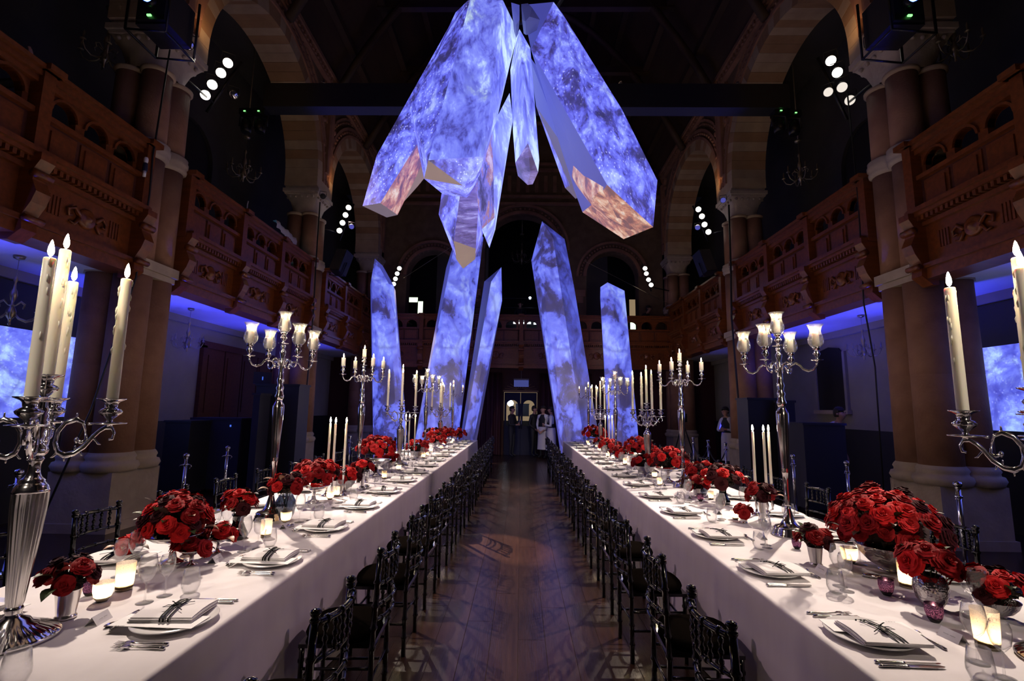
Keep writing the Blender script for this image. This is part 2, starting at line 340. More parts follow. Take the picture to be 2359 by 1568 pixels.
# ------------------------------------------------------------------ arched wall pieces
def arch_plate(w, z0, z1, hw, zs, th, cx=0., base=None, seg=14, mi=0):
    """plate in the x-z plane (x across), thickness along y 0..th, with a round-headed opening of half width hw springing at zs"""
    base = z0 if base is None else base
    arc = [(cx + hw * math.cos(PI - PI * i / seg), zs + hw * math.sin(PI * i / seg)) for i in range(seg + 1)]
    b = MB(); x0, x1 = -w / 2, w / 2
    b.box(x0, cx - hw, 0, th, z0, zs, mi) if cx - hw > x0 + 1e-4 and zs > z0 + 1e-4 else None
    b.box(cx + hw, x1, 0, th, z0, zs, mi) if x1 > cx + hw + 1e-4 and zs > z0 + 1e-4 else None
    if base > z0: b.box(cx - hw, cx + hw, 0, th, z0, base, mi)
    out = [(x0 + (x1 - x0) * i / seg, z1) for i in range(seg + 1)]
    for i in range(seg):
        a, c, d, e = arc[i], arc[i + 1], out[i + 1], out[i]
        b.prism([a, c, d, e], 'y', 0, th, mi)
    if cx - hw > x0 + 1e-4: b.prism([(x0, zs), arc[0], out[0]], 'y', 0, th, mi)
    if x1 > cx + hw + 1e-4: b.prism([arc[-1], (x1, zs), out[-1]], 'y', 0, th, mi)
    return b
def ring(hw, ho, y0, y1, seg=20, a0=0, a1=PI, mi=0, cz=0):   # half ring between radii
    b = MB()
    for i in range(seg):
        t0, t1 = a0 + (a1 - a0) * i / seg, a0 + (a1 - a0) * (i + 1) / seg
        b.prism([(hw * math.cos(t0), cz + hw * math.sin(t0)), (ho * math.cos(t0), cz + ho * math.sin(t0)), (ho * math.cos(t1), cz + ho * math.sin(t1)), (hw * math.cos(t1), cz + hw * math.sin(t1))], 'y', y0, y1, mi)
    return b

# ------------------------------------------------------------------ piers
PY = [1.45, 6.97, 12.5, 18.0]; BAY = 5.52; PX = 5.79
def shaft_profile(z0, z1, r): return [(r, z0), (r, z1)]
def make_pier(sx, y, n):
    side = 'left' if sx < 0 else 'right'
    h = holder('pillar', (sx * PX, y, 0), 0, 'clustered stone pier of four round shafts, %s in the %s arcade from the camera' % (ORD[n], side))
    b = MB().box(-.43, .43, -.43, .43, 0, .77); b.box(-.46, .46, -.46, .46, 0, .12)
    obj('plinth', cached('plinth', lambda: b.mesh('plinth')), 'stone_pale', h)
    sh = [(-.2, -.2), (-.2, .2), (.2, -.2), (.2, .2)]
    for (a, c) in sh:
        me = cached('pbase', lambda: MB().lathe([(.30, .77), (.31, .80), (.33, .84), (.31, .89), (.275, .90), (.27, .93), (.285, .96), (.27, .99), (.245, 1.02), (.24, 1.05)], 24).mesh('base_moulding'))
        obj('base_moulding', me, 'stone_pale', h, (a, c, 0))
        me = cached('pshaft', lambda: MB().lathe([(.245, 1.0), (.235, 2.2), (.235, 2.203), (.231, 2.21), (.235, 2.217), (.228, 3.55)], 24).mesh('shaft'))
        obj('shaft', me, 'stone', h, (a, c, 0))
        me = cached('pupshaft', lambda: MB().lathe([(.22, 3.7), (.215, 5.28)], 24).mesh('shaft'))
        obj('shaft', me, 'stone', h, (a, c, 0))
        me = cached('pring', lambda: MB().lathe([(.215, 5.26), (.25, 5.28), (.262, 5.32), (.25, 5.36), (.272, 5.38), (.275, 5.44), (.255, 5.48), (.262, 5.51), (.21, 5.54)], 24).mesh('shaft_ring'))
        obj('shaft_ring', me, 'stone_pale', h, (a, c, 0))
        me = cached('pup2', lambda: MB().lathe([(.205, 5.5), (.195, 6.66)], 24).mesh('shaft'))
        obj('shaft', me, 'stone', h, (a, c, 0))
        me = cached('pneck', lambda: MB().lathe([(.195, 6.62), (.228, 6.64), (.228, 6.68), (.195, 6.70)], 24).mesh('neck_ring'))
        obj('neck_ring', me, 'stone_cream', h, (a, c, 0))
    obj('core', cached('pcore', lambda: MB().box(-.2, .2, -.2, .2, .77, 7.2).mesh('core')), 'stone', h)
    obj('impost', cached('pimp', lambda: MB().prism([(-.47, -.34), (-.34, -.47), (.34, -.47), (.47, -.34), (.47, .34), (.34, .47), (-.34, .47), (-.47, .34)], 'z', 3.58, 3.72).prism([(-.43, -.32), (-.32, -.43), (.32, -.43), (.43, -.32), (.43, .32), (.32, .43), (-.32, .43), (-.43, .32)], 'z', 3.50, 3.58).mesh('impost')), 'stone_pale', h)
    def cap():
        b = MB(); N = 32
        prof = [(.20, 6.68, 0), (.22, 6.82, .3), (.265, 6.98, .65), (.34, 7.12, .92), (.375, 7.18, 1)]
        vs = []
        for r, z, q in prof:
            for i in range(N):
                t = 2 * PI * i / N; c, s2 = math.cos(t), math.sin(t)
                sq = 1 / max(abs(c), abs(s2)); k = (1 - q) * 1.75 + q * sq * 1.12
                rr = r * k * (1 + .035 * math.cos(N / 2 * t)); vs.append((rr * c, rr * s2, z))
        b.add(vs, [(k * N + i, k * N + (i + 1) % N, (k + 1) * N + (i + 1) % N, (k + 1) * N + i) for k in range(len(prof) - 1) for i in range(N)], 0, True)
        return b.mesh('capital_bell')
    obj('capital_bell', cached('pcap', cap), 'stone_pale', h)
    def studs():
        b = MB()
        for s2 in (-1, 1):
            for i in range(5):
                a = -.30 + .15 * i
                b.ball((a, s2 * .41, 7.11), .034, 8); b.ball((s2 * .41, a, 7.11), .034, 8)
        return b.mesh('capital_studs')
    obj('capital_studs', cached('pstud', studs), 'stone_pale', h)
    obj('abacus', cached('paba', lambda: MB().box(-.44, .44, -.44, .44, 7.17, 7.22).box(-.475, .475, -.475, .475, 7.22, 7.31).box(-.43, .43, -.43, .43, 7.31, 7.37).mesh('abacus')), 'stone_pale', h)
    return h
for sx in (-1, 1):
    for n, y in enumerate(PY): make_pier(sx, y, n)

# ------------------------------------------------------------------ arcade walls with voussoirs
ZS, RI, TOPZ = 7.62, 2.26, 10.8
for sx in (-1, 1):
    side = 'left' if sx < 0 else 'right'
    for n in range(3):
        yc = (PY[n] + PY[n + 1]) / 2
        h = holder('wall_%s' % side if n == 0 else 'wall_%s_upper' % side, (sx * (PX), yc, 0), -PI / 2 * sx, 'arcade wall with round arch above the %s bay on the %s' % (ORD[n], side))
        # local: x along the nave, y from front face (-.42) backwards; rot makes +y point outwards
        obj('spandrel', cached('spandrel', lambda: arch_plate(BAY, 7.37, TOPZ, RI + .34, ZS, .74, seg=20).mesh('spandrel')), 'carved_wall', h, (0, -.37, 0))
        nv = 31
        for k in range(nv):
            a0, a1 = PI * k / nv, PI * (k + 1) / nv
            def mk(a0=a0, a1=a1, k=k):
                b = ring(RI, RI + .30, -.43, .43, 2, a0 + .0015, a1 - .0015, cz=ZS); return b.mesh('voussoir')
            obj('voussoir', cached('vous%d' % k, mk), ['stone_cream', 'stone_cream', 'stone_amber', 'stone_cream', 'stone_amber', 'stone_amber'][k % 6] if k not in (0, nv - 1) else 'stone_cream', h)
        def mould():
            b = ring(RI + .30, RI + .38, -.47, -.35, 24, cz=ZS); b2 = ring(RI + .52, RI + .60, -.45, -.35, 24, cz=ZS)
            b.add(b2.v, b2.f); b2 = ring(RI + .38, RI + .52, -.41, -.35, 24, cz=ZS); b.add(b2.v, b2.f)
            for k in range(46):
                t = PI * (k + .5) / 46; b.ball(((RI + .45) * math.cos(t), -.43, ZS + (RI + .45) * math.sin(t)), .045, 4)
            for k in range(60):
                t = PI * (k + .5) / 60; b.ball(((RI + .72) * math.cos(t), -.385, ZS + (RI + .72) * math.sin(t)), .04, 4)
            b2 = ring(RI + .80, RI + .86, -.42, -.35, 24, cz=ZS); b.add(b2.v, b2.f)
            b.box(-BAY / 2 + .05, BAY / 2 - .05, -.02, .0, 7.24, 7.5) if 0 else None
            return b.mesh('arch_moulding')
        obj('arch_moulding', cached('amould', mould), 'stone', h)
        # stepped jambs under the arch foot
        for s2 in (-1, 1):
            obj('springer', cached('springer', lambda: MB().box(-.25, .25, -.43, .43, 7.37, 7.62).mesh('springer')), 'stone_cream', h, (s2 * (RI + .25), 0, 0))
        # carved ribs on the spandrels: cusped panels and strap mouldings
        def straps():
            b = MB()
            for s2 in (-1, 1):
                xx = s2 * BAY / 2
                b.box(min(xx, xx - s2 * .16), max(xx, xx - s2 * .16), -.52, -.35, 7.9, 10.5)
                for z in (8.6, 9.3, 10.0):
                    b.prism([(xx - s2 * .16, z), (xx - s2 * .42, z + .3), (xx - s2 * .42, z + .38), (xx - s2 * .16, z + .12)], 'y', -.46, -.35)
                    b.ball((xx - s2 * .34, -.42, z + .02), .08, 8)
            b.box(-BAY / 2, BAY / 2, -.50, -.35, 10.45, 10.55); b.box(-BAY / 2, BAY / 2, -.58, -.35, 10.6, 10.7)
            for k in range(36):
                xx = -BAY / 2 + BAY * (k + .5) / 36; b.box(xx - .04, xx + .04, -.54, -.35, 10.50, 10.6)
            return b.mesh('carved_strapwork')
        obj('carved_strapwork', cached('straps', straps), 'stone', h)

# ------------------------------------------------------------------ roof
ce = holder('ceiling', label='dark timbered roof with coffers, purlins and curved braces')
for sx in (-1, 1):
    obj('roof_slope', MB().prism([(sx * 5.4, 10.7), (sx * 5.6, 10.7), (sx * 2.2, 17.2), (sx * 2.0, 17.0)], 'y', Y0, Y1), 'roof_wood', ce)
    for k in range(4):
        t = (k + .7) / 4.2; xx = sx * (5.4 - 3.3 * t); zz = 10.7 + 6.1 * t
        obj('purlin', MB().box(xx - .09, xx + .09, Y0, Y1, zz - .22, zz - .02), 'roof_wood', ce)
    # aisle roofs
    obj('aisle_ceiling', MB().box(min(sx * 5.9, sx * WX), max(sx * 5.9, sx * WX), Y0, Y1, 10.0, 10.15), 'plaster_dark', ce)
obj('roof_ridge', MB().box(-2.2, 2.2, Y0, Y1, 17.0, 17.2), 'roof_wood', ce)
for y in [1.45, 4.2, 6.97, 9.74, 12.5, 15.2, 17.9]:
    b = MB()
    for sx in (-1, 1):
        b.tube([(sx * (5.25 - 5.0 * t), y, 10.2 + 5.2 * math.sin(t * PI / 2) ** .9) for t in [i / 10 for i in range(11)]], .11, 6)
    b.box(-4.2, 4.2, y - .09, y + .09, 12.9, 13.12); b.box(-2.5, 2.5, y - .08, y + .08, 15.6, 15.8)
    obj('roof_truss', b, 'roof_wood', ce)
for i in range(-2, 3):
    obj('rafter', MB().box(i * .9 - .05, i * .9 + .05, Y0, Y1, 16.85, 17.0), 'roof_wood', ce)
# black draped box truss across the nave
tr = thing('lighting_truss', 'long black draped truss spanning the nave above the crystals', 'truss', (0, 9.35, 8.0))
obj('drape', MB().box(-5.35, 5.35, -.15, .15, -.26, .26), 'black', tr)
for xx in (-1.9, 2.0, -4.2, 4.4):
    obj('clamp', MB().tube([(xx, 0, .24), (xx, 0, .34)], .05, 8).ball((xx, 0, .36), .05), 'chrome', tr)

# ------------------------------------------------------------------ galleries
FX = 5.42                                                  # gallery front plane |x|
def gallery_front(L, secs):
    """one bay of the gallery front, local x along (0..L), y=0 front going backwards, returns list of (name, MB, mat)"""
    parts = []
    b = MB().box(0, L, -.05, .3, 3.46, 3.60).box(0, L, -.09, .3, 3.60, 3.66).box(0, L, .0, .3, 3.66, 4.20)
    b.box(0, L, -.05, .3, 4.18, 4.24).box(0, L, -.14, .3, 4.31, 4.36).box(0, L, -.18, .3, 4.36, 4.42)
    parts.append(('fascia', b, 'mahogany'))
    d = MB(); n = int(L / .075)
    for k in range(n): d.box(L * k / n, L * (k + .55) / n, -.11, .2, 4.25, 4.31)
    parts.append(('dentil_row', d, 'mahogany'))
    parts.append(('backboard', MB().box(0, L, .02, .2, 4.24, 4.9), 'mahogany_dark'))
    parts.append(('top_rail', MB().box(0, L, -.04, .16, 5.20, 5.27).box(0, L, -.08, .2, 5.27, 5.33).box(0, L, -.14, .24, 5.33, 5.38), 'mahogany'))
    parts.append(('sill_rail', MB().box(0, L, -.05, .16, 4.84, 4.90), 'mahogany'))
    sw = L / secs
    for s in range(secs):
        x0 = s * sw
        b = MB()
        for j in range(3):
            pw = (sw - .20) / 3; a = x0 + .10 + pw * j
            pan = MB().box(a + .03, a + pw - .03, -.0, .06, 4.45, 4.81).box(a + .075, a + pw - .075, -.022, .05, 4.50, 4.76)
            parts.append(('panel', pan, 'mahogany'))
            q = arch_plate(pw, 4.90, 5.20, pw * .36, 4.90 + .30 - pw * .36 - .02 if pw * .36 < .28 else 4.92, .08, seg=10)
            b.add([(v[0] + a + pw / 2, v[1] + .02, v[2]) for v in q.v], q.f)
            q = ring(pw * .36, pw * .36 + .03, -.02, .1, 10, cz=4.90 + .30 - pw * .36 - .02)
            b.add([(v[0] + a + pw / 2, v[1] + .01, v[2]) for v in q.v], q.f)
        parts.append(('arched_openings', b, 'mahogany'))
        # carved rosette cartouche on the fascia
        c = MB(); cx = x0 + sw / 2
        fr = Matrix.Rotation(PI / 2, 4, 'X')
        c.lathe([(.16, 0), (.16, .02), (.12, .05), (.07, .04), (.05, .08), (.001, .10)], 16, (cx, 0, 3.93), flute=8, frame=fr.to_3x3())
        for s2 in (-1, 1):
            c.tube([(cx + s2 * .14, -.03, 3.93), (cx + s2 * .24, -.04, 4.03), (cx + s2 * .34, -.03, 3.97), (cx + s2 * .32, -.03, 3.88), (cx + s2 * .26, -.03, 3.90)], [.035, .03, .025, .02, .02], 6)
            c.tube([(cx + s2 * .14, -.03, 3.90), (cx + s2 * .22, -.03, 3.78), (cx + s2 * .30, -.03, 3.80)], [.03, .022, .015], 6)
            for k in range(6):
                xx = cx + s2 * (.44 + .055 * k)
                if abs(xx - cx) < sw / 2 - .14: c.box(xx - .016, xx + .016, -.02, .02, 3.80, 4.08)
        c.v = [(cx + (v[0] - cx) * .8, v[1] * .8, 3.93 + (v[2] - 3.93) * .8) for v in c.v]
        parts.append(('carved_rosette', c, 'mahogany'))
    for s in range(secs + 1):
        x0 = s * sw
        c = MB().box(x0 - .07, x0 + .07, -.10, .2, 4.42, 5.33).box(x0 - .10, x0 + .10, -.19, .2, 5.33, 5.40).box(x0 - .10, x0 + .10, -.12, .2, 4.30, 4.44)
        parts.append(('pilaster', c, 'mahogany'))
        c = MB().prism([(-.22, 4.36), (-.22, 4.28), (-.16, 4.18), (-.16, 4.05), (-.22, 3.92), (-.18, 3.80), (-.10, 3.66), (-.12, 3.50), (0.02, 3.38), (.1, 3.38), (.1, 4.36)], 'x', x0 - .085, x0 + .085)
        c.tube([(x0 - .10, -.17, 4.12), (x0 + .10, -.17, 4.12)], .05, 8).tube([(x0 - .10, -.15, 3.62), (x0 + .10, -.15, 3.62)], .04, 8)
        parts.append(('bracket', c, 'mahogany'))
    return parts
def place_gallery(y0, y1, sx, secs, label):
    L = y1 - y0
    # rz so local x runs along the nave and local -y faces the nave
    h = holder('gallery_front', (sx * FX, y0 if sx < 0 else y1, 0), PI / 2 if sx < 0 else -PI / 2, label)
    for i, (nm, b, mt) in enumerate(gallery_front(L, secs)):
        me = cached(('gal', round(L, 2), secs, i), lambda: b.mesh(nm)); obj(nm, me, mt, h)
    return h
for sx in (-1, 1):
    side = 'left' if sx < 0 else 'right'
    place_gallery(1.9, 6.50, sx, 3, 'carved mahogany gallery front before the first visible pier on the %s' % side)
    place_gallery(7.42, 12.02, sx, 3, 'carved mahogany gallery front between the two big piers on the %s' % side)
    place_gallery(12.95, 17.50, sx, 3, 'carved mahogany gallery front beyond the second pier on the %s' % side)
    for o_ in ('gallery_floor',):
        g = struct(o_, MB().box(min(sx * (FX + .25), sx * WX), max(sx * (FX + .25), sx * WX), Y0, Y1, 3.52, 3.64), 'soffit', 'white soffit under the %s gallery washed in blue' % side)
    # soffit band close to the front, with a joint line
    obj('soffit_band', MB().box(min(sx * (FX + .1), sx * (FX + .24)), max(sx * (FX + .1), sx * (FX + .24)), Y0, Y1, 3.50, 3.62), 'soffit', g)
    # outer wall
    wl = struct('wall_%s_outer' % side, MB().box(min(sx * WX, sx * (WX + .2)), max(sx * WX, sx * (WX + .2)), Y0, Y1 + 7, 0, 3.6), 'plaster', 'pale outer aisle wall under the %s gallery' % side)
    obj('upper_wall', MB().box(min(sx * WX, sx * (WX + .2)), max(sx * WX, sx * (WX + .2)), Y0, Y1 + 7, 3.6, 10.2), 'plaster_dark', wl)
    obj('cornice', MB().box(min(sx * (WX - .10), sx * WX), max(sx * (WX - .10), sx * WX), Y0, Y1, 3.38, 3.52), 'plaster', wl)
    struct('baseboard_%s' % side, MB().box(min(sx * (WX - .04), sx * WX), max(sx * (WX - .04), sx * WX), Y0, Y1, 0, 1.34), 'black_box', 'black dado along the outer wall')
    # window recesses on the gallery level
    for k, y in enumerate((4.2, 9.7, 15.2)):
        q = ring(.75, .95, -.08, .02, 14, cz=7.0); b = MB(); b.add(q.v, q.f); b.box(-.95, -.75, -.08, .02, 4.6, 7.0).box(.75, .95, -.08, .02, 4.6, 7.0)
        hh = holder('window_%d' % (k + 1 + (3 if sx > 0 else 0)), (sx * (WX - .02), y, 0), -PI / 2 * sx, 'dark round-headed window high on the %s wall' % side)
        obj('window_frame', b, 'plaster_dark', hh)
        q = ring(.001, .75, 0, .01, 14, cz=7.0).box(-.75, .75, 0, .01, 4.6, 7.0); obj('pane', q, 'black', hh)
# lower window right, panelled screen left
hh = holder('window_7', (WX - .02, 11.5, 0), -PI / 2, 'tall dark window with stone sill in the right aisle wall')
obj('pane', MB().box(-.5, .5, -.01, .01, 1.75, 3.0).prism([(-.5, 3.0), (.5, 3.0), (.36, 3.14), (0, 3.2), (-.36, 3.14)], 'y', -.01, .01), 'black', hh)
obj('window_sill', MB().box(-.62, .62, -.08, .02, 1.66, 1.75), 'stone_pale', hh)
obj('window_frame', MB().box(-.58, -.5, -.04, .02, 1.75, 3.05).box(.5, .58, -.04, .02, 1.75, 3.05), 'plaster', hh)
hh = holder('door_1', (-WX + .03, 12.4, 0), PI / 2, 'dark panelled wooden double door in the left aisle wall')
obj('door_frame', MB().box(-1.6, -1.48, -.06, .05, 0, 3.0).box(1.48, 1.6, -.06, .05, 0, 3.0).box(-1.6, 1.6, -.06, .05, 2.95, 3.1), 'mahogany_dark', hh)
for k in range(4):
    a = -1.48 + .74 * k
    obj('door_panel', MB().box(a + .02, a + .72, -.03, .03, .05, 2.95).box(a + .1, a + .64, -.05, .0, 1.5, 2.8).box(a + .1, a + .64, -.05, .0, .2, 1.3), 'mahogany_dark', hh)
# vertical pipes on the left wall
for y in (9.35, 9.5):
    struct('trim_1' if y < 9.4 else 'trim_2', MB().tube([(-WX + .08, y, 1.34), (-WX + .08, y, 3.5)], .035, 8), 'plaster', 'service pipe running up the left aisle wall')

# ------------------------------------------------------------------ end wall
ew = holder('wall_back', (0, Y1, 0), 0, 'end wall of the nave with three round arches above the cross gallery')
def shifted(b, dx):
    b.v = [(v[0] + dx, v[1], v[2]) for v in b.v]; return b
obj('arch_wall', shifted(arch_plate(3.4, 4.0, 10.0, 1.0, 6.75, .6, cx=.23, seg=16), -3.7), 'carved_wall', ew)
obj('arch_wall', shifted(arch_plate(3.4, 4.0, 10.0, 1.0, 6.75, .6, cx=-.23, seg=16), 3.7), 'carved_wall', ew)
obj('arch_wall', arch_plate(4.0, 4.0, 10.0, 1.45, 7.8, .6, seg=20), 'carved_wall', ew)
obj('upper_wall', MB().box(-5.4, 5.4, 0, .6, 10.0, 17.2), 'carved_wall', ew)
for cx, hw, zs in ((-3.47, 1.0, 6.75), (3.47, 1.0, 6.75), (0, 1.45, 7.8)):
    b = ring(hw, hw + .12, -.08, .1, 20, cz=zs); q = ring(hw + .3, hw + .38, -.10, .1, 20, cz=zs); b.add(q.v, q.f)
    for k in range(30):
        t = PI * (k + .5) / 30; b.ball(((hw + .21) * math.cos(t), -.02, zs + (hw + .21) * math.sin(t)), .05, 4)
    obj('arch_moulding', shifted(b, cx), 'stone', ew)
for xx in (-2.0, 2.0):
    obj('impost', MB().box(xx - .42, xx + .42, -.12, .3, 5.95, 6.2).box(xx - .34, xx + .34, -.07, .3, 5.7, 5.95), 'stone', ew)
for z in (9.6, 9.9, 11.0, 11.25, 13.0, 15.0):
    obj('string_course', MB().box(-5.4, 5.4, -.14, .05, z, z + .09), 'stone', ew)
b = MB()
for k in range(30):
    xx = -5.2 + 10.4 * k / 29; b.box(xx - .07, xx + .07, -.10, .02, 10.15, 10.8)
obj('frieze_blocks', b, 'stone', ew)
b = MB()
for s2 in (-1, 1):
    b.tube([(s2 * 4.6, -.05, 12.9 + 0), (s2 * 3.9, -.05, 13.9), (s2 * 2.8, -.05, 14.6), (s2 * 1.5, -.05, 14.9)], .10, 6)
    q = ring(.5, .6, -.08, .05, 12, 0, 2 * PI, cz=14.0); b.add([(v[0] + s2 * 3.2, v[1], v[2]) for v in q.v], q.f)
obj('tracery', b, 'stone', ew)
# lower part of the end wall with doorway
obj('lower_wall', MB().box(-WX, -.62, 0, .2, 0, 4.0).box(.62, WX, 0, .2, 0, 4.0).box(-.62, .62, 0, .2, 2.55, 4.0), 'oxblood', ew)
obj('door_arch', MB().box(-.66, .66, -.05, .1, 2.30, 2.36), 'stone_amber', ew)
b = MB()
for k in range(9):
    t = PI * (k + .5) / 9; b.tube([(.15 * math.cos(t), -.02, 2.38 + .05 * math.sin(t)), (.6 * math.cos(t), -.02, 2.38 + .28 * math.sin(t))], .012, 4)
obj('fanlight_board', MB().box(-.62, .62, .0, .05, 2.29, 2.56), 'oxblood', ew)
obj('fanlight_rays', b, 'stone_amber', ew)
# double doors with arched glazing, lit room beyond
dr = holder('door_2', (0, Y1 + .05, 0), 0, 'dark green double door with round-headed glass lights')
for s2 in (-1, 1):
    b = arch_plate(.60, 0, 2.28, .22, 1.78, .05, base=1.05, seg=12)
    obj('door_leaf', shifted(b, s2 * .305), 'navy_drape', dr)
    obj('pane', MB().box(s2 * .305 - .22, s2 * .305 + .22, .02, .03, 1.05, 2.0), 'glass', dr)
    obj('door_handle', MB().tube([(s2 * .04, -.03, .95), (s2 * .04, -.03, 1.35)], .012, 6), 'chrome', dr)
struct('wall_lobby', MB().box(-1.6, 1.6, Y1 + 2.6, Y1 + 2.7, 0, 3.2), 'room_glow', 'self-glowing cream wall of the lobby beyond the doors')  # wall emits its own glow, standing in for lamp light on it
lb = thing('lobby_counter', 'dark counter standing in the lobby beyond the doors', 'counter', (0, Y1 + 1.6, 0))
obj('body', MB().box(-1.2, 1.2, -.2, .2, 0, 1.15), 'navy_drape', lb); obj('counter_top', MB().box(-1.25, 1.25, -.24, .24, 1.15, 1.2), 'black_box', lb)
ls = thing('notice_board', 'dark square board on the lobby wall seen through the doors', 'board', (.08, Y1 + 2.57, 1.45))
obj('board_face', MB().box(-.28, .28, -.03, .03, -.05, .42), 'navy_drape', ls); obj('board_edge', MB().box(-.30, .30, -.02, .03, .42, .45), 'black', ls); obj('board_edge', MB().box(-.30, .30, -.02, .03, -.08, -.05), 'black', ls)
lg = thing('floor_lamp', 'bright globe floor lamp glowing behind the lobby counter', 'lamp', (-.42, Y1 + 2.2, 1.9))
obj('lamp_globe', MB().ball((0, 0, 0), .13, 12), 'cold_light', lg, label='white glowing globe'); obj('lamp_pole', MB().tube([(0, 0, -.12), (0, 0, -1.88)], .012, 6), 'black', lg); obj('base', MB().lathe([(.001, -1.9), (.14, -1.9), (.13, -1.87), (.02, -1.86)], 16), 'black', lg)
light('lobby_light', 'POINT', (0, Y1 + 1.1, 2.6), 12, (.5, .7, 1), size=.1)
# exit sign and rail above the door
ex = thing('exit_sign', 'flat hanging sign box glowing faint blue above the far doors', 'sign', (0.02, Y1 - .35, 2.62))
obj('sign_panel', MB().box(-.27, .27, -.03, .03, -.14, .10), 'sign_blue', ex); obj('sign_housing', MB().box(-.28, .28, -.05, .05, .10, .155), 'plaster', ex)
obj('hanging_rod', MB().tube([(0, 0, .15), (0, 0, .62)], .008, 6).box(-.28, .28, -.03, .03, .58, .61), 'plaster', ex)
# dark red curtains either side of the doorway
for s2 in (-1, 1):
    b = MB(); vs = []; n = 60
    for z in (0.02, 3.0):
        for i in range(n + 1):
            vs.append((s2 * (.72 + 1.9 * i / n), Y1 - .22 + .05 * math.sin(i * 1.1) + .03 * math.sin(i * .37), z))
    for z in (0.02, 3.0):
        for i in range(n + 1):
            vs.append((s2 * (.72 + 1.9 * i / n), Y1 - .20 + .05 * math.sin(i * 1.1) + .03 * math.sin(i * .37), z))
    N = n + 1
    b.add(vs, [(i, i + 1, N + i + 1, N + i) for i in range(n)] + [(2 * N + i, 2 * N + i + 1, 3 * N + i + 1, 3 * N + i) for i in range(n)] + [(N + i, N + i + 1, 3 * N + i + 1, 3 * N + i) for i in range(n)], 0, True)
    obj('curtain', b, 'oxblood', label='near-black red curtain hanging %s of the far doorway' % ('left' if s2 < 0 else 'right'), category='curtain')
# cross gallery
gh = holder('gallery_cross', (-5.4, Y1 - .95, -.35), 0, 'carved mahogany cross gallery above the far doorway')
for i, (nm, b, mt) in enumerate(gallery_front(10.8, 6)):
    obj(nm, b, mt, gh)
struct('gallery_cross_floor', MB().box(-5.4, 5.4, Y1 - .7, Y1 + 6.5, 3.15, 3.3), 'plaster_dark', 'floor of the cross gallery')
# room behind the arches
rb = struct('wall_far', MB().box(-WX, WX, Y1 + 6.5, Y1 + 6.7, 3.2, 11), 'black', 'black rear wall of the organ loft')
for x0, x1 in ((-3.9, -1.55), (1.9, 3.9)):
    obj('pale_return', MB().box(x0, x1, Y1 + 3.4, Y1 + 3.6, 3.2, 9), 'plaster', rb)
for s2 in (-1, 1): obj('partition', MB().box(min(s2 * 3.9, s2 * WX), max(s2 * 3.9, s2 * WX), Y1 + 3.44, Y1 + 3.5, 3.2, 9), 'black', rb)
struct('ceiling_loft', MB().box(-WX, WX, Y1 + .6, Y1 + 6.7, 10.5, 10.7), 'black', 'dark ceiling of the loft')
def lit(name, label, cat, px0, py0, px1, py1, Y, mat, group=None, fr=.06):
    a, c = aY(px0, py1, Y), aY(px1, py0, Y)
    t = thing(name, label, cat, ((a.x + c.x) / 2, Y, a.z), group=group); w_, h_ = (c.x - a.x) / 2, c.z - a.z
    obj('lit_panel', MB().box(-w_, w_, -.01, .02, 0, h_), mat, t)
    obj('frame', MB().box(-w_ - fr, -w_, -.03, .04, -fr, h_ + fr).box(w_, w_ + fr, -.03, .04, -fr, h_ + fr).box(-w_, w_, -.03, .04, h_, h_ + fr).box(-w_, w_, -.03, .04, -fr, 0), 'black', t)
    return t
lit('light_box', 'short bright white-green light panel at back of loft left of centre, upper piece', 'light panel', 935, 685, 963, 696, Y1 + 3.40, 'lit_window', fr=.02)
lit('light_box', 'bright white-green upright light strip at back of loft left of centre', 'light panel', 962, 694, 975, 729, Y1 + 3.40, 'lit_window', fr=.02)
lit('doorway_light', 'bright cream doorway light at back of loft right of the small crystal', 'light panel', 1450, 690, 1473, 732, Y1 + 3.40, 'room_glow', fr=.02)
lit('doorway_light', 'low pale green glow behind the arched gallery openings, right', 'light panel', 1452, 737, 1464, 762, Y1 + 3.40, 'lit_window', fr=.02)
# control desk on cross gallery
dk = thing('lighting_desk', 'black control desk with bright strips on the cross gallery', 'desk', (0.15, Y1 - .2, 4.1))
obj('desk_body', MB().box(-1.1, 1.1, -.3, .3, .35, .55).prism([(-.3, .55), (.3, .55), (.3, .75)], 'x', -1.1, 1.1), 'black_box', dk)
obj('leg', MB().box(-1.0, -.95, -.05, .05, -.8, .36), 'black_box', dk); obj('leg', MB().box(.95, 1.0, -.05, .05, -.8, .36), 'black_box', dk)
for a, c, z in ((-.35, -.2, .93), (.15, .45, .98), (.55, .7, .95), (-.45, .2, .76), (.3, .62, .74)):
    obj('screen_strip', MB().box(a, c, -.33, -.31, z - .07, z + .0), 'desk_light', dk)
obj('desk_hood', MB().box(-1.1, 1.1, .25, .3, .55, 1.15), 'black_box', dk)
sp = thing('spot_lamp', 'single white star-bright lamp above the control desk', 'lamp', tuple(aY(1221, 686, Y1 - .3)))
obj('lens', MB().ball((0, 0, 0), .05, 12), 'cold_light', sp); obj('housing', MB().lathe([(.07, .02), (.08, .2), (.03, .24)], 12, frame=Matrix.Rotation(-PI / 2, 3, 'X')), 'black', sp)
b = MB()
for z in (0, .35, .7): b.tube([(-1.7, 0, z), (1.7, 0, z)], .012, 6)
for xx in (-1.7, -.85, 0, .85, 1.7): b.tube([(xx, 0, -.4), (xx, 0, .7)], .014, 6)
obj('safety_rail', b, 'black_metal', loc=(0, Y1 - .75, 5.0), label='thin black tube rail along the top of the cross gallery', category='railing')
# side wall that closes the hall behind the camera
struct('wall_front', MB().box(-WX, WX, Y0 - .2, Y0, 0, 17), 'plaster_dark', 'wall behind the camera')
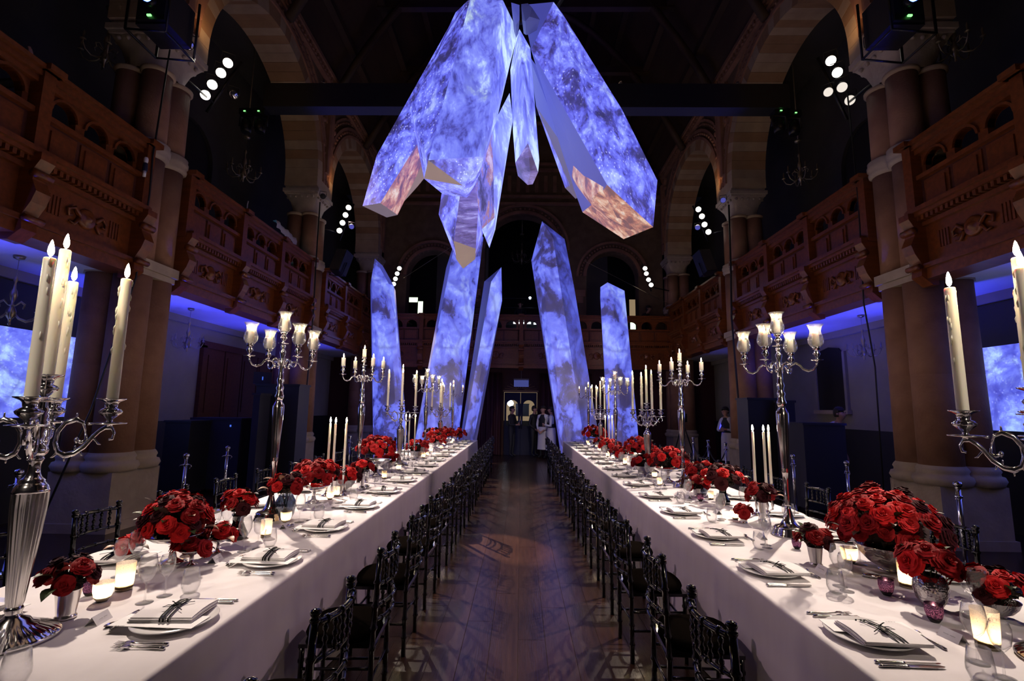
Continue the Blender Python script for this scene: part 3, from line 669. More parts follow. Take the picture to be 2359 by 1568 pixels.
# ------------------------------------------------------------------ tables
TZ = .76; TY0, TY1 = -.4, 14.62; XI, XO = 1.25, 2.60
def cloth_mesh(sx):
    rnd = random.Random(3 + sx); b = MB()
    ny = 260; prof = []
    for k in range(8): prof.append((XI, TZ * k / 8, 1 - k / 8))           # aisle drop
    for a in (0, .35, .7, 1.0): prof.append((XI + .02 * (1 - math.cos(a * PI / 2)), TZ - .02 + .02 * math.sin(a * PI / 2), 0))
    prof += [(XI + .4, TZ, 0), (XO - .4, TZ, 0)]
    for a in (1.0, .7, .35, 0): prof.append((XO - .02 * (1 - math.cos(a * PI / 2)), TZ - .02 + .02 * math.sin(a * PI / 2), 0))
    for k in range(7, -1, -1): prof.append((XO, TZ * k / 8, 1 - k / 8))
    n = len(prof); vs = []
    for j in range(ny + 1):
        y = TY0 + (TY1 - TY0) * j / ny
        fold = math.sin(y * 5.3 + .8 * math.sin(y * 1.7)) * .5 + math.sin(y * 11.1 + 2 * math.sin(y * .9)) * .25 + mnoise.noise((y * 1.3, sx, 0))
        for i, (x, z, q) in enumerate(prof):
            out = -1 if i < n / 2 else 1
            vs.append((sx * (x + out * q * (.035 + .030 * fold * q)), y, max(z, .004)))
    fs = [(j * n + i, j * n + i + 1, (j + 1) * n + i + 1, (j + 1) * n + i) for j in range(ny) for i in range(n - 1)]
    b.add(vs, fs, 0, True)
    for y in (TY0, TY1):                                                   # end drops
        d = 1 if y > 0 else -1; m = 40; vs = []
        for k in range(7):
            q = 1 - k / 6
            for i in range(m + 1):
                x = XI + (XO - XI) * i / m; vs.append((sx * x, y + d * q * (.03 + .02 * math.sin(i * .9)), max(.004, TZ * k / 6 - .001)))
        b.add(vs, [(k * (m + 1) + i, k * (m + 1) + i + 1, (k + 1) * (m + 1) + i + 1, (k + 1) * (m + 1) + i) for k in range(6) for i in range(m)], 0, True)
    return b.mesh('tablecloth')
for sx in (-1, 1):
    side = 'left' if sx < 0 else 'right'
    obj('tablecloth', cloth_mesh(sx), 'cloth', label='floor-length white cloth over the long banquet table on the %s' % side, category='tablecloth')

# ------------------------------------------------------------------ chairs
def bead_prof(z0, z1, r, beads, br=None, taper=0):
    br = br or r * 1.35; pr = [(r, z0)]
    for z in beads: pr += [(r, z - .012), (br, z - .005), (br, z + .005), (r, z + .012)]
    pr.append((r, z1)); return pr
def chair_parts():
    P = []
    # origin on floor at seat centre; sitter faces +y
    def rear(s):
        b = MB(); b.lathe(bead_prof(0, .875, .0155, (.12, .24, .42, .52, .63, .75)) + [(.0155, .875), (.021, .882), (.021, .892), (.015, .897), (.019, .903), (.023, .912), (.019, .922), (.008, .927), (.001, .928)], 10)
        b.v = [(v[0] + s * .185, v[1] - .19 - .05 * max(0, v[2] - .45), v[2]) for v in b.v]; return b
    def front(s):
        b = MB(); b.lathe(bead_prof(0, .43, .014, (.12, .24, .36)), 8); b.v = [(v[0] + s * .18, v[1] + .175, v[2]) for v in b.v]; return b
    for s in (-1, 1): P.append(('leg', rear(s), 'lacquer'))
    for s in (-1, 1): P.append(('leg', front(s), 'lacquer'))
    def rail(z, r, beads=True):
        b = MB(); pts = []; n = 14; rad = []
        for i in range(n + 1):
            t = -1 + 2 * i / n; pts.append((t * .185, -.19 - .05 * (z - .45) - .055 * (1 - t * t), z)); rad.append(r)
        b.tube(pts, rad, 8)
        if beads:
            for i in (2, 5, 9, 12):
                p = Vector(pts[i]); q = (Vector(pts[i + 1]) - Vector(pts[i - 1])).normalized()
                b.tube([p - q * .006, p + q * .006], r * 1.4, 8)
        return b
    P.append(('top_rail', rail(.872, .013), 'lacquer'))
    for z in (.735, .63, .555): P.append(('back_rail', rail(z, .0095), 'lacquer'))
    for i in range(6):
        t = -.72 + 1.44 * i / 5; y = -.19 - .05 * .35 - .055 * (1 - t * t)
        P.append(('spindle', MB().lathe(bead_prof(.735, .872, .0065, (.765, .80, .84), .0115), 6, (t * .185, y, 0)), 'lacquer'))
    P.append(('seat_frame', MB().box(-.195, .195, -.2, .19, .425, .445).tube([(-.18, -.19, .415), (.18, -.19, .415)], .012, 6).tube([(-.18, .18, .415), (.18, .18, .415)], .012, 6), 'lacquer'))
    c = MB(); N = 24; prof = [(.90, .445), (1.02, .452), (1.05, .47), (1.02, .488), (.9, .497), (.5, .503), (.001, .505)]; vs = []
    for k, z in prof:
        for i in range(N):
            a = 2 * PI * i / N; c_, s_ = math.cos(a), math.sin(a)
            e = (abs(c_) ** 3.2 + abs(s_) ** 3.2) ** (-1 / 3.2); vs.append((.19 * k * e * c_, .185 * k * e * s_ - .0, z))
    c.add(vs, [(k * N + i, k * N + (i + 1) % N, (k + 1) * N + (i + 1) % N, (k + 1) * N + i) for k in range(len(prof) - 1) for i in range(N)], 0, True)
    P.append(('cushion', c, 'cushion'))
    for z in (.20, .32):
        for s in (-1, 1): P.append(('stretcher', MB().tube([(s * .185, -.19, z), (s * .18, .175, z)], .008, 6), 'lacquer'))
    P.append(('stretcher', MB().tube([(-.18, .175, .26), (.18, .175, .26)], .008, 6), 'lacquer'))
    P.append(('stretcher', MB().tube([(-.185, -.19, .26), (.185, -.19, .26)], .008, 6), 'lacquer'))
    return P
CHP = [(n, b.mesh(n), mt) for n, b, mt in chair_parts()]
def chair_joined():
    b = MB(); mats = []
    for n, q, mt in chair_parts():
        if n == 'stretcher' and 0: continue
        b.add(q.v, q.f, 1 if mt == 'cushion' else 0, True)
    return b.mesh('banquet_chair')
CHJ = chair_joined()
PITCH_Y = .82; PL0 = 2.20
for sx in (-1, 1):
    side = 'left' if sx < 0 else 'right'
    for where, xs, n0, n1 in (('aisle', .97, -1, 15), ('outer', 2.94, 0, 15)):
        for k in range(n0, n1):
            y = PL0 + PITCH_Y * k - .08 + random.uniform(-.025, .025); rz = (PI / 2 if sx < 0 else -PI / 2) * (1 if where == 'aisle' else -1) + random.uniform(-.06, .06)
            i = k - n0
            lab = 'black bamboo-style banquet chair, %s from the camera on the %s side of the %s table' % (ORD[i], where, side)
            if i == 0 and where == 'aisle': lab = 'black bamboo-style banquet chair nearest the camera on the aisle side of the %s table' % side
            xx = sx * (xs + random.uniform(-.015, .015)); grp = 'chairs along the %s side of the %s table' % (where, side)
            if (where == 'aisle' and i < 9) or (where == 'outer' and i < 4):
                t = thing('banquet_chair', lab, 'chair', (xx, y, 0), rz, grp)
                for nm, me, mt in CHP: obj(nm, me, mt, t)
            else:
                obj('banquet_chair', CHJ, ['lacquer', 'cushion'], None, (xx, y, 0), (0, 0, rz), label=lab, category='chair', group=grp)

# ------------------------------------------------------------------ place settings
def plate_me(): return MB().lathe([(.001, .004), (.075, .004), (.078, .0), (.082, .0), (.086, .006), (.148, .018), (.150, .020), (.148, .022), (.09, .012), (.083, .010), (.001, .009)], 40, cap=False).mesh('dinner_plate')
def flat_item(outline, z0, th):                            # outline in x-y
    return MB().prism(outline, 'z', z0, z0 + th)
def blade_profile(L, ws):                                  # symmetric outline along y from widths at fractions
    return [(w_, L * t) for t, w_ in ws] + [(-w_, L * t) for t, w_ in reversed(ws)]
def fork_me(L=.20):
    b = MB(); s = L / .20
    b.tube([(0, 0, .004), (0, .02 * s, .006), (0, .09 * s, .005), (0, .125 * s, .008), (0, .14 * s, .011)], [.0075 * s, .0065 * s, .003 * s, .0028 * s, .004 * s], 6)
    b.prism([(-.012 * s, .142 * s), (-.006 * s, .134 * s), (.006 * s, .134 * s), (.012 * s, .142 * s), (.0125 * s, .16 * s), (-.0125 * s, .16 * s)], 'z', .009, .0115)
    for i in range(4):
        x = (-.0108 + .0072 * i) * s; b.tube([(x, .158 * s, .0105), (x, .175 * s, .007), (x, .20 * s, .010)], [.0018 * s, .0016 * s, .0008 * s], 4)
    return b.mesh('fork')
def knife_me(L=.24):
    b = MB(); b.lathe([(.001, 0), (.008, .004), (.0085, .012), (.007, .03), (.0065, .07), (.008, .10), (.009, .104), (.006, .11)], 8, (0, 0, 0), frame=Matrix(((1, 0, 0), (0, 0, 1), (0, -.65, 0))))
    b.v = [(v[0], v[1], v[2] + .006) for v in b.v]
    b.prism([(-.006, .108), (.006, .108), (.009, .15), (.0085, .20), (.004, .232), (-.002, .242), (-.006, .235)], 'z', .005, .0068)
    return b.mesh('table_knife')
def spoon_me(L=.18):
    b = MB(); b.tube([(0, 0, .004), (0, .02, .006), (0, .08, .005), (0, .125, .007)], [.007, .006, .0028, .003], 6)
    vs = []; N = 14
    for r, z in ((1, .009), (.75, .0045), (.4, .002), (.001, .0015)):
        for i in range(N): a = 2 * PI * i / N; vs.append((.016 * r * math.cos(a), .148 + .027 * r * math.sin(a), z))
    for r, z in ((.001, .0025), (.4, .003), (.75, .0055), (1, .009)):
        for i in range(N): a = 2 * PI * i / N; vs.append((.0155 * r * math.cos(a), .148 + .0265 * r * math.sin(a), z))
    b.add(vs, [(k * N + i, k * N + (i + 1) % N, (k + 1) * N + (i + 1) % N, (k + 1) * N + i) for k in range(7) for i in range(N)], 0, True)
    return b.mesh('spoon')
def napkin_me():                                            # folded linen, rounded fold on one side, loose layers on the other
    b = MB(); X, Y = .10, .130; HZ = .65
    for i, (z, t, dx) in enumerate(((0, .006, .000), (.0065, .006, .006), (.013, .006, .003), (.0195, .006, .010))):
        pr = []; n = 10
        for k in range(n + 1):
            x = -X + dx + 2 * X * k / n; pr.append((x, z + .004 * math.sin(PI * k / n) * (1 + i * .6)))
        top = [(x, zz + t) for x, zz in pr]
        b.prism(pr + top[::-1], 'y', -Y + dx * .6, Y - dx * .5)
    b.tube([(X - .002, -Y + .01, .013), (X + .002, 0, .014), (X - .002, Y - .01, .013)], .013, 8)
    b.v = [(v[0], v[1], v[2] * HZ) for v in b.v]
    return b.mesh('napkin')
def ribbon_me():
    b = MB()
    for o_ in (-.010, .010, .024):
        w_ = .0035
        pts = [(-.112, .004), (-.112, .022), (-.09, .031), (0, .040), (.09, .031), (.117, .020), (.114, .0)]
        vs = []
        for x, z in pts: vs += [(x, o_ - w_ + x * .15, z + .002), (x, o_ + w_ + x * .15, z + .002), (x, o_ + w_ + x * .15, z + .0035), (x, o_ - w_ + x * .15, z + .0035)]
        b.add(vs, [(4 * i + k, 4 * i + (k + 1) % 4, 4 * i + 4 + (k + 1) % 4, 4 * i + 4 + k) for i in range(len(pts) - 1) for k in range(4)] + [(0, 1, 2, 3), tuple(4 * (len(pts) - 1) + k for k in range(4))])
    for s in (-1, 1):
        b.tube([(0, .005, .044), (.02 * s, .03, .055), (.035 * s, .045, .050), (.02 * s, .02, .046), (0, .005, .045)], .002, 4)
        b.tube([(0, .005, .044), (.03 * s, -.02, .046), (.05 * s, -.045, .042)], .002, 4)
    b.ball((0, .005, .046), .006, 6)
    b.v = [(v[0] * .93, v[1], v[2] * .72) for v in b.v]
    return b.mesh('ribbon_bow')
def tag_me(): return MB().prism([(-.012, .01), (.012, .01), (.012, .055), (.0, .062), (-.012, .055)], 'z', .036, .0372).mesh('name_tag')
def text_me(s, size):
    cu = bpy.data.curves.new('writing', 'FONT'); cu.body = s; cu.size = size; cu.align_x = 'CENTER'; cu.align_y = 'CENTER'; cu.shear = .3; cu.resolution_u = 2; cu.extrude = .0003
    o = bpy.data.objects.new('writing', cu); COL.objects.link(o); bpy.context.view_layer.update()
    me = bpy.data.meshes.new_from_object(o.evaluated_get(bpy.context.evaluated_depsgraph_get())); bpy.data.objects.remove(o); return me
def scribble_me(seed, w_=.05):
    r = random.Random(seed); b = MB(); pts = []
    for word in ((-w_ / 2, -w_ * .05), (w_ * .05, w_ / 2)):
        n = 16; pts = []
        for i in range(n):
            t = i / (n - 1); pts.append((word[0] + (word[1] - word[0]) * t, (.0035 if i == 0 or i == 1 else .0018) * math.sin(i * 2.1 + r.random()), 0))
        b.tube(pts, .00035, 3)
    return b.mesh('handwriting')
def card_me(): return MB().prism([(-.026, 0), (-.0252, 0), (0, .0348), (.0252, 0), (.026, 0), (0, .036)], 'x', -.045, .045).mesh('place_card')
def stem_me(H=.215, R=.040, foot=.036):
    bz = .095
    out = [(foot, 0), (foot, .002), (.010, .006), (.0042, .012), (.0034, .05), (.004, bz - .012), (.012, bz - .003), (.028, bz + .018), (R, bz + .05), (R * .98, bz + .075), (R * .78, H), ]
    inn = [(R * .78 - .0012, H), (R * .98 - .0015, bz + .075), (R - .0015, bz + .05), (.026, bz + .019), (.008, bz + .002), (.001, bz)]
    return MB().lathe([(.001, 0)] + out + inn, 20, cap=False).mesh('wine_glass')
def tumbler_me(H=.115, R=.041):
    out = [(.001, 0), (.020, 0), (.030, .006), (R, .035), (R * 1.0, .055), (R * .80, H)]; inn = [(R * .80 - .0012, H), (R - .0015, .055), (R - .0015, .036), (.027, .009), (.001, .006)]
    return MB().lathe(out + inn, 20, cap=False).mesh('tumbler')
M_ = dict(plate=plate_me(), fork=fork_me(), sfork=fork_me(.17), knife=knife_me(), spoon=spoon_me(), napkin=napkin_me(), ribbon=ribbon_me(), tag=tag_me(), card=card_me(), g1=stem_me(), g2=stem_me(.19, .034, .033), tum=tumbler_me(),
          menu=MB().box(-.06, .06, -.17, .18, 0, .002).mesh('menu_card'), alive=text_me('Alive', .016), scr=[scribble_me(i) for i in range(4)], mtext=text_me('M E N U', .011))
def setting(sx, where, k, idx):
    side = 'left' if sx < 0 else 'right'
    inner = where == 'aisle'
    near = idx < 8 if inner else idx < 4
    base = Vector((sx * (1.455 if inner else 2.395), PL0 + PITCH_Y * k + random.uniform(-.015, .015), TZ)); rz = (PI / 2 if sx < 0 else -PI / 2) * (1 if inner else -1)
    R = Matrix.Rotation(rz, 4, 'Z')
    def W(x, y, z=0): return base + R @ Vector((x, y, z))
    j = lambda a: random.uniform(-a, a)
    tail = '%s place from camera, %s side, %s table' % (ORD[idx], where, side)
    g = '%s on the ' + where + ' side of the ' + side + ' table'
    def T(nm, me, mt, lab, cat, p, r, gr): return obj(nm, me, mt, None, p, (0, 0, rz + r), label='%s, %s' % (lab, tail), category=cat, group=g % gr)
    T('dinner_plate', M_['plate'], 'porcelain', 'white dinner plate', 'plate', W(0, 0), 0, 'plates').scale = (1.08, 1.08, 1.1)
    zc = .0235
    mc = T('menu_card', M_['menu'], 'card', 'white menu card lying under the napkin', 'menu card', W(-.045, .03, zc), -.04 + j(.03), 'menu cards')
    if idx < 2 and inner: obj('printed_text', M_['mtext'], 'ink', mc, (-.058, .13, .002), (0, 0, PI / 2))
    n_ = T('napkin', M_['napkin'], 'linen', 'folded white napkin tied with thin black ribbon', 'napkin', W(.035, .03, zc + .002), j(.08), 'napkins')
    n_parent = n_
    if inner or near:
        obj('ribbon', M_['ribbon'], 'ribbon', n_parent, (0, -.01, .0), label='thin black ribbon tied in a bow')
        tg = obj('name_tag', M_['tag'], 'ribbon', n_parent, (0.0, .0, 0), (0, 0, -PI / 2 + j(.3)), label='small black tag with grey lettering')
        if idx < 2 and inner: obj('writing', M_['alive'], 'tag_text', tg, (0, .034, .0375), (0, 0, PI / 2))
    if inner:
        T('fork', M_['fork'], 'silver', 'outer silver dinner fork beside the plate', 'fork', W(-.23 + j(.004), -.12), j(.04), 'outer forks')
        T('fork', M_['fork'], 'silver', 'inner silver dinner fork beside the plate', 'fork', W(-.20 + j(.004), -.11), j(.04), 'inner forks')
        T('table_knife', M_['knife'], 'silver', 'outer silver table knife beside the plate', 'knife', W(.24 + j(.004), -.13), j(.04), 'outer knives')
        T('table_knife', M_['knife'], 'silver', 'inner silver table knife beside the plate', 'knife', W(.212 + j(.004), -.125), j(.04), 'inner knives')
        if idx < 12:
            T('dessert_spoon', M_['spoon'], 'silver', 'silver dessert spoon lying above the plate', 'spoon', W(.10, .235 + j(.008)), PI / 2 + j(.05), 'dessert spoons')
            T('dessert_fork', M_['sfork'], 'silver', 'small silver dessert fork above the plate', 'fork', W(-.09, .212 + j(.006)), -PI / 2 + j(.05), 'dessert forks')
            c = T('place_card', M_['card'], 'card', 'small white tent place card', 'place card', W(j(.03), .335 + j(.015)), j(.15), 'place cards')
            if idx < 5: obj('handwriting', M_['scr'][idx % 4], 'ink', c, (0, -.0145, .0185), (math.radians(54), 0, 0))
    T('wine_glass', M_['g1'], 'glass', 'taller empty stemmed wine glass', 'glass', W(.20 + j(.015), .285 + j(.015)), 0, 'tall wine glasses')
    if inner or near: T('wine_glass', M_['g2'], 'glass', 'shorter empty stemmed wine glass', 'glass', W(.285 + j(.015), .25 + j(.02)), 0, 'short wine glasses')
    if inner: T('tumbler', M_['tum'], 'glass', 'stemless water glass', 'glass', W(.33 + j(.015), .175 + j(.015)), 0, 'water glasses')
for sx in (-1, 1):
    for k in range(-1, 15):
        if k < 14.9: setting(sx, 'aisle', k, k + 1)
    for k in range(-1, 15): setting(sx, 'outer', k, k + 1)

# ------------------------------------------------------------------ candles
def flame_me(s=1.0):
    return MB().lathe([(.0005, 0), (.0035 * s, .004 * s), (.0052 * s, .010 * s), (.0045 * s, .019 * s), (.002 * s, .030 * s), (.0003, .034 * s)], 8, cap=False).mesh('flame')
FL = flame_me(1.5); FLT = flame_me(.9)
def taper(pos, L, r, label, grp, lean=(0, 0), drip=False):
    t = thing('taper_candle', label, 'candle', pos, random.uniform(0, 6), grp)
    t.rotation_euler = (lean[0], lean[1], t.rotation_euler.z)
    def mk():
        b = MB().lathe([(r * 1.02, 0), (r, .02), (r * .97, L * .6), (r * .93, L - .004), (r * .8, L)], 14)
        if drip:
            for q in range(14):
                a = random.choice((0., .3, 3.1)) + random.uniform(-.2, .2); z = L - random.uniform(.0, .6) * L
                b.tube([(r * .9 * math.cos(a), r * .9 * math.sin(a), z), (r * 1.08 * math.cos(a), r * 1.08 * math.sin(a), z - .012), (r * 1.02 * math.cos(a), r * 1.02 * math.sin(a), z - .03)], [.002, .0035, .002], 5)
        return b.mesh('wax_body')
    obj('wax_body', cached(('taper', round(L, 3), r, drip), mk), 'wax', t)
    obj('wick', cached('wick', lambda: MB().tube([(0, 0, 0), (.001, 0, .008)], .0009, 4).mesh('wick')), 'wick', t, (0, 0, L))
    obj('flame', FL, 'flame', t, (0, 0, L + .005), scale=1.35 if r > .02 else 1.15)
    return t
def pillar_candle(pos, L, r, label, grp):
    t = thing('pillar_candle', label, 'candle', pos, 0, grp)
    obj('wax_body', cached(('pil', L, r), lambda: MB().lathe([(r, 0), (r, L - .003), (r * .92, L), (r * .6, L - .004), (.001, L - .005)], 16).mesh('wax_body')), 'wax', t)
    obj('wick', CACHE['wick'], 'wick', t, (0, 0, L - .005)) if 'wick' in CACHE else None
    obj('flame', FL, 'flame', t, (0, 0, L + .002))
    return t

# ------------------------------------------------------------------ big fluted candelabra (scroll arms, five tapers)
def t1_body():
    P = []
    P.append(('base', MB().lathe([(.150, 0, 0), (.153, .012, 0), (.147, .020, .012), (.120, .036, .022), (.085, .05, .02), (.082, .054, 0), (.060, .062, 0), (.052, .075, 0), (.030, .085, 0), (.024, .10, 0), (.030, .115, 0), (.024, .125, 0)], 144, flute=36), 'silver'))
    P.append(('fluted_stem', MB().lathe([(.028, .12, .0), (.034, .14, .06), (.045, .25, .06), (.058, .38, .06), (.068, .50, .06), (.070, .555, .05), (.072, .56, 0)], 64, flute=20, cap=False), 'silver_soft'))
    P.append(('shoulder', MB().lathe([(.074, .558), (.076, .566), (.072, .572), (.070, .580), (.058, .594), (.050, .60), (.052, .606), (.040, .614), (.032, .622), (.026, .64), (.024, .665), (.030, .68), (.036, .69), (.030, .70)], 32), 'silver'))
    P.append(('knop', MB().lathe([(.026, .698, 0), (.040, .712, .06), (.044, .725, .08), (.038, .74, .06), (.024, .750, 0), (.027, .757, 0), (.022, .765, 0), (.026, .785, 0), (.021, .79, 0), (.027, .81, 0), (.022, .815, 0), (.030, .84, 0), (.024, .846, 0), (.030, .865, 0), (.024, .872, 0), (.030, .89, 0), (.020, .90, 0), (.018, .92, 0)], 32, flute=12), 'silver'))
    return P
def cup(z0, s=1.0):                                         # drip tray, urn and saucer of one candle socket
    return [(.012 * s, z0 - .010), (.012 * s, z0), (.062 * s, z0 + .004), (.064 * s, z0 + .008), (.058 * s, z0 + .009), (.012 * s, z0 + .012), (.011 * s, z0 + .022), (.018 * s, z0 + .030), (.036 * s, z0 + .048), (.040 * s, z0 + .058), (.034 * s, z0 + .068), (.022 * s, z0 + .074), (.024 * s, z0 + .092), (.030 * s, z0 + .100), (.052 * s, z0 + .110), (.054 * s, z0 + .114), (.048 * s, z0 + .114), (.020 * s, z0 + .106), (.014 * s, z0 + .104)]
def t1_arm():
    b = MB(); R = .33; K = .67
    b.tube([(.02, 0, .815), (.055, 0, .815), (.07, 0, .812)], .006, 8)
    # big C then long S out to the socket, in the x-z plane
    big = [(.215, .80), (.20, .835), (.165, .85), (.115, .835), (.085, .80), (.078, .755), (.095, .715), (.13, .70), (.175, .708), (.22, .735), (.255, .775), (.285, .80), (.315, .815), (.345, .812), (.362, .79), (.355, .765), (.335, .762)]
    b.tube([(x, 0, z) for x, z in big], [.005, .009, .011, .012, .012, .013, .013, .013, .012, .012, .011, .010, .010, .009, .008, .007, .005], 8)
    b.tube([(.215, 0, .80), (.225, 0, .765), (.205, 0, .752), (.18, 0, .76)], [.005, .008, .008, .010], 8)
    b.ball((.178, 0, .762), .013, 8)
    for (x, z, dx, dz) in ((.165, .85, 0, .025), (.095, .715, -.02, -.02), (.13, .70, 0, -.022), (.255, .775, .03, -.03), (.175, .72, 0, .018), (.20, .72, .01, -.02), (.222, .83, .02, 0)):
        b.tube([(x, 0, z), (x + dx, 0, z + dz), (x + dx * 1.5, 0, z + dz * 1.1)], [.007, .0045, .002], 6)
    b.v = [(v[0] * K, v[1], v[2]) for v in b.v]
    return b.mesh('scroll_arm')
def t1(pos, rz, label, grp, cl=.55, cr=.018):
    short = label.replace('large ', '').replace('silver ', '')
    t = thing('fluted_candelabrum', label, 'candelabrum', pos, rz, grp)
    for nm, b, mt in cached('t1b', lambda: [(n, q.mesh(n), m2) for n, q, m2 in t1_body()]): obj(nm, b, mt, t, scale=(1, 1, 1) if nm == 'base' else (.80, .80, 1))
    arm = cached('t1a', t1_arm)
    cupm = cached('t1c', lambda: MB().lathe([(r, z, .07 if .03 < z < .066 else 0) for r, z in cup(0.)], 32, flute=14, cap=False).mesh('candle_socket'))
    for k in range(4):
        a = obj('scroll_arm', arm, 'silver', t, (0, 0, 0), (0, 0, k * PI / 2))
        obj('candle_socket', cupm, 'silver', a, (.221, 0, .826))
        p = Vector(pos) + Matrix.Rotation(rz + k * PI / 2, 3, 'Z') @ Vector((.221, 0, .826 + .095))
        taper(p, cl, cr, 'tall ivory taper candle, %s arm, %s' % (ORD[k], short), 'tapers on the fluted candelabra', (random.uniform(-.012, .012), random.uniform(-.012, .012)), drip=True)
    obj('candle_socket', cupm, 'silver', t, (0, 0, .92))
    taper(Vector(pos) + Vector((0, 0, 1.015)), cl, cr, 'tall ivory taper candle, centre socket, %s' % short, 'tapers on the fluted candelabra', drip=True)
# ------------------------------------------------------------------ tall slim candelabra (five arms)
def t2_body():
    P = []
    P.append(('base', MB().lathe([(.125, 0), (.128, .008), (.120, .014), (.122, .022), (.114, .03), (.116, .038), (.106, .048), (.108, .056), (.096, .066), (.060, .078), (.042, .11), (.030, .15), (.020, .19), (.018, .215)], 36), 'silver'))
    P.append(('stem', MB().lathe([(.018, .21), (.026, .225), (.018, .24), (.026, .255), (.018, .27), (.024, .285), (.018, .30), (.022, .40), (.026, .46), (.030, .465), (.026, .475), (.030, .485), (.027, .50), (.034, .65), (.042, .80), (.046, .90), (.043, .925), (.028, .95), (.024, .965)], 24), 'silver'))
    P.append(('upper_stem', MB().lathe([(.024, .96), (.034, .985), (.036, 1.0), (.026, 1.02), (.028, 1.03), (.022, 1.04), (.032, 1.065), (.022, 1.09), (.020, 1.10), (.030, 1.13), (.020, 1.16), (.019, 1.27), (.024, 1.28), (.014, 1.29), (.014, 1.32), (.024, 1.36), (.026, 1.375), (.014, 1.39), (.014, 1.40), (.022, 1.42), (.012, 1.44)], 20), 'silver'))
    return P
T2S = [(.010, -.012), (.010, 0), (.040, .003), (.042, .007), (.010, .010), (.010, .025), (.024, .045), (.026, .055), (.014, .075), (.014, .082), (.026, .088), (.026, .108), (.020, .108)]
def t2_arm():
    b = MB()
    pts = [(.018, 1.25), (.03, 1.30), (.055, 1.315), (.08, 1.295), (.075, 1.265), (.055, 1.262)]
    b.tube([(x, 0, z) for x, z in pts], [.006, .007, .007, .007, .006, .004], 8)
    pts = [(.06, 1.27), (.085, 1.285), (.12, 1.30), (.15, 1.28), (.17, 1.25), (.205, 1.235), (.24, 1.245), (.262, 1.275), (.268, 1.305)]
    b.tube([(x, 0, z) for x, z in pts], [.005, .007, .008, .0085, .008, .008, .008, .007, .007], 8)
    b.ball((.06, 0, 1.245), .015, 8)
    return b.mesh('curved_arm')
def hurricane(pos, label, grp):
    def mk():
        pr = [(.022, 0), (.034, .006), (.050, .030), (.054, .055), (.048, .085), (.038, .115), (.037, .13), (.044, .155), (.058, .175)]
        return MB().lathe(pr + [(r - .0015, z) for r, z in reversed(pr)], 24, cap=False).mesh('hurricane_glass')
    return obj('hurricane_glass', cached('hurr', mk), 'glass_shade', None, pos, label=label, category='glass shade', group=grp)
def t2(pos, rz, label, glass, grp, zs=1.0):
    short = label.replace('with glass shades', 'shaded').replace('with bare candles', 'unshaded').replace('tall silver ', '')
    t = thing('tall_candelabrum', label, 'candelabrum', pos, rz, grp)
    for nm, b, mt in cached('t2b', lambda: [(n, q.mesh(n), m2) for n, q, m2 in t2_body()]): obj(nm, b, mt, t)
    so = cached('t2s', lambda: MB().lathe(T2S, 20, cap=False).mesh('candle_socket')); arm = cached('t2a', t2_arm)
    spots = [(.268, k, 1.31) for k in range(4)] + [(0, 4, 1.44)]
    for r, k, z in spots:
        if k < 4:
            a = obj('curved_arm', arm, 'silver', t, (0, 0, 0), (0, 0, k * PI / 2)); obj('candle_socket', so, 'silver', a, (r, 0, z))
        else: obj('candle_socket', so, 'silver', t, (0, 0, z))
        p = Vector(pos) + Matrix.Rotation(rz + k * PI / 2, 3, 'Z') @ Vector((r, 0, z + .104)); w2 = ORD[k] + ' arm' if k < 4 else 'centre'
        pillar_candle(p, .105, .024, 'white pillar candle, %s, %s' % (w2, short), 'pillar candles on the tall candelabra')
        if glass: hurricane(p - Vector((0, 0, .004)), 'flared glass shade, %s, %s' % (w2, short), 'glass shades on the tall candelabra')
cached('wick', lambda: MB().tube([(0, 0, 0), (.001, 0, .008)], .0009, 4).mesh('wick'))
CX = 1.93
for sx in (-1, 1):
    side = 'left' if sx < 0 else 'right'
    X = sx * CX
    t1((-1.98 if sx < 0 else 2.07, 2.02, TZ), math.radians(35.0 if sx < 0 else 46.4), 'large fluted silver candelabrum nearest the camera on %s table' % side, 'fluted candelabra', .56, .022)
    t2((-2.03 if sx < 0 else 2.05, 4.12 if sx < 0 else 3.92, TZ), .89 if sx < 0 else -.82, 'tall silver candelabrum with glass shades, nearer one on %s table' % side, True, 'tall candelabra')
    t2((X * 1.04, 6.22, TZ), .73 if sx < 0 else -.68, 'tall silver candelabrum with bare candles, nearer one on %s table' % side, False, 'tall candelabra')
    t1((X, 8.0 if sx < 0 else 7.6, TZ), .25 if sx < 0 else .1, 'fluted silver candelabrum halfway along %s table' % side, 'fluted candelabra', .54)
    t2((X, 10.1, TZ), .6 if sx < 0 else .2, 'tall silver candelabrum with glass shades, farther one on %s table' % side, True, 'tall candelabra')
    t1((X, 12.0, TZ), .3, 'fluted silver candelabrum farthest down %s table' % side, 'fluted candelabra', .54)
    t2((X, 14.1, TZ), .15, 'tall silver candelabrum with bare candles, far end of %s table' % side, False, 'tall candelabra')
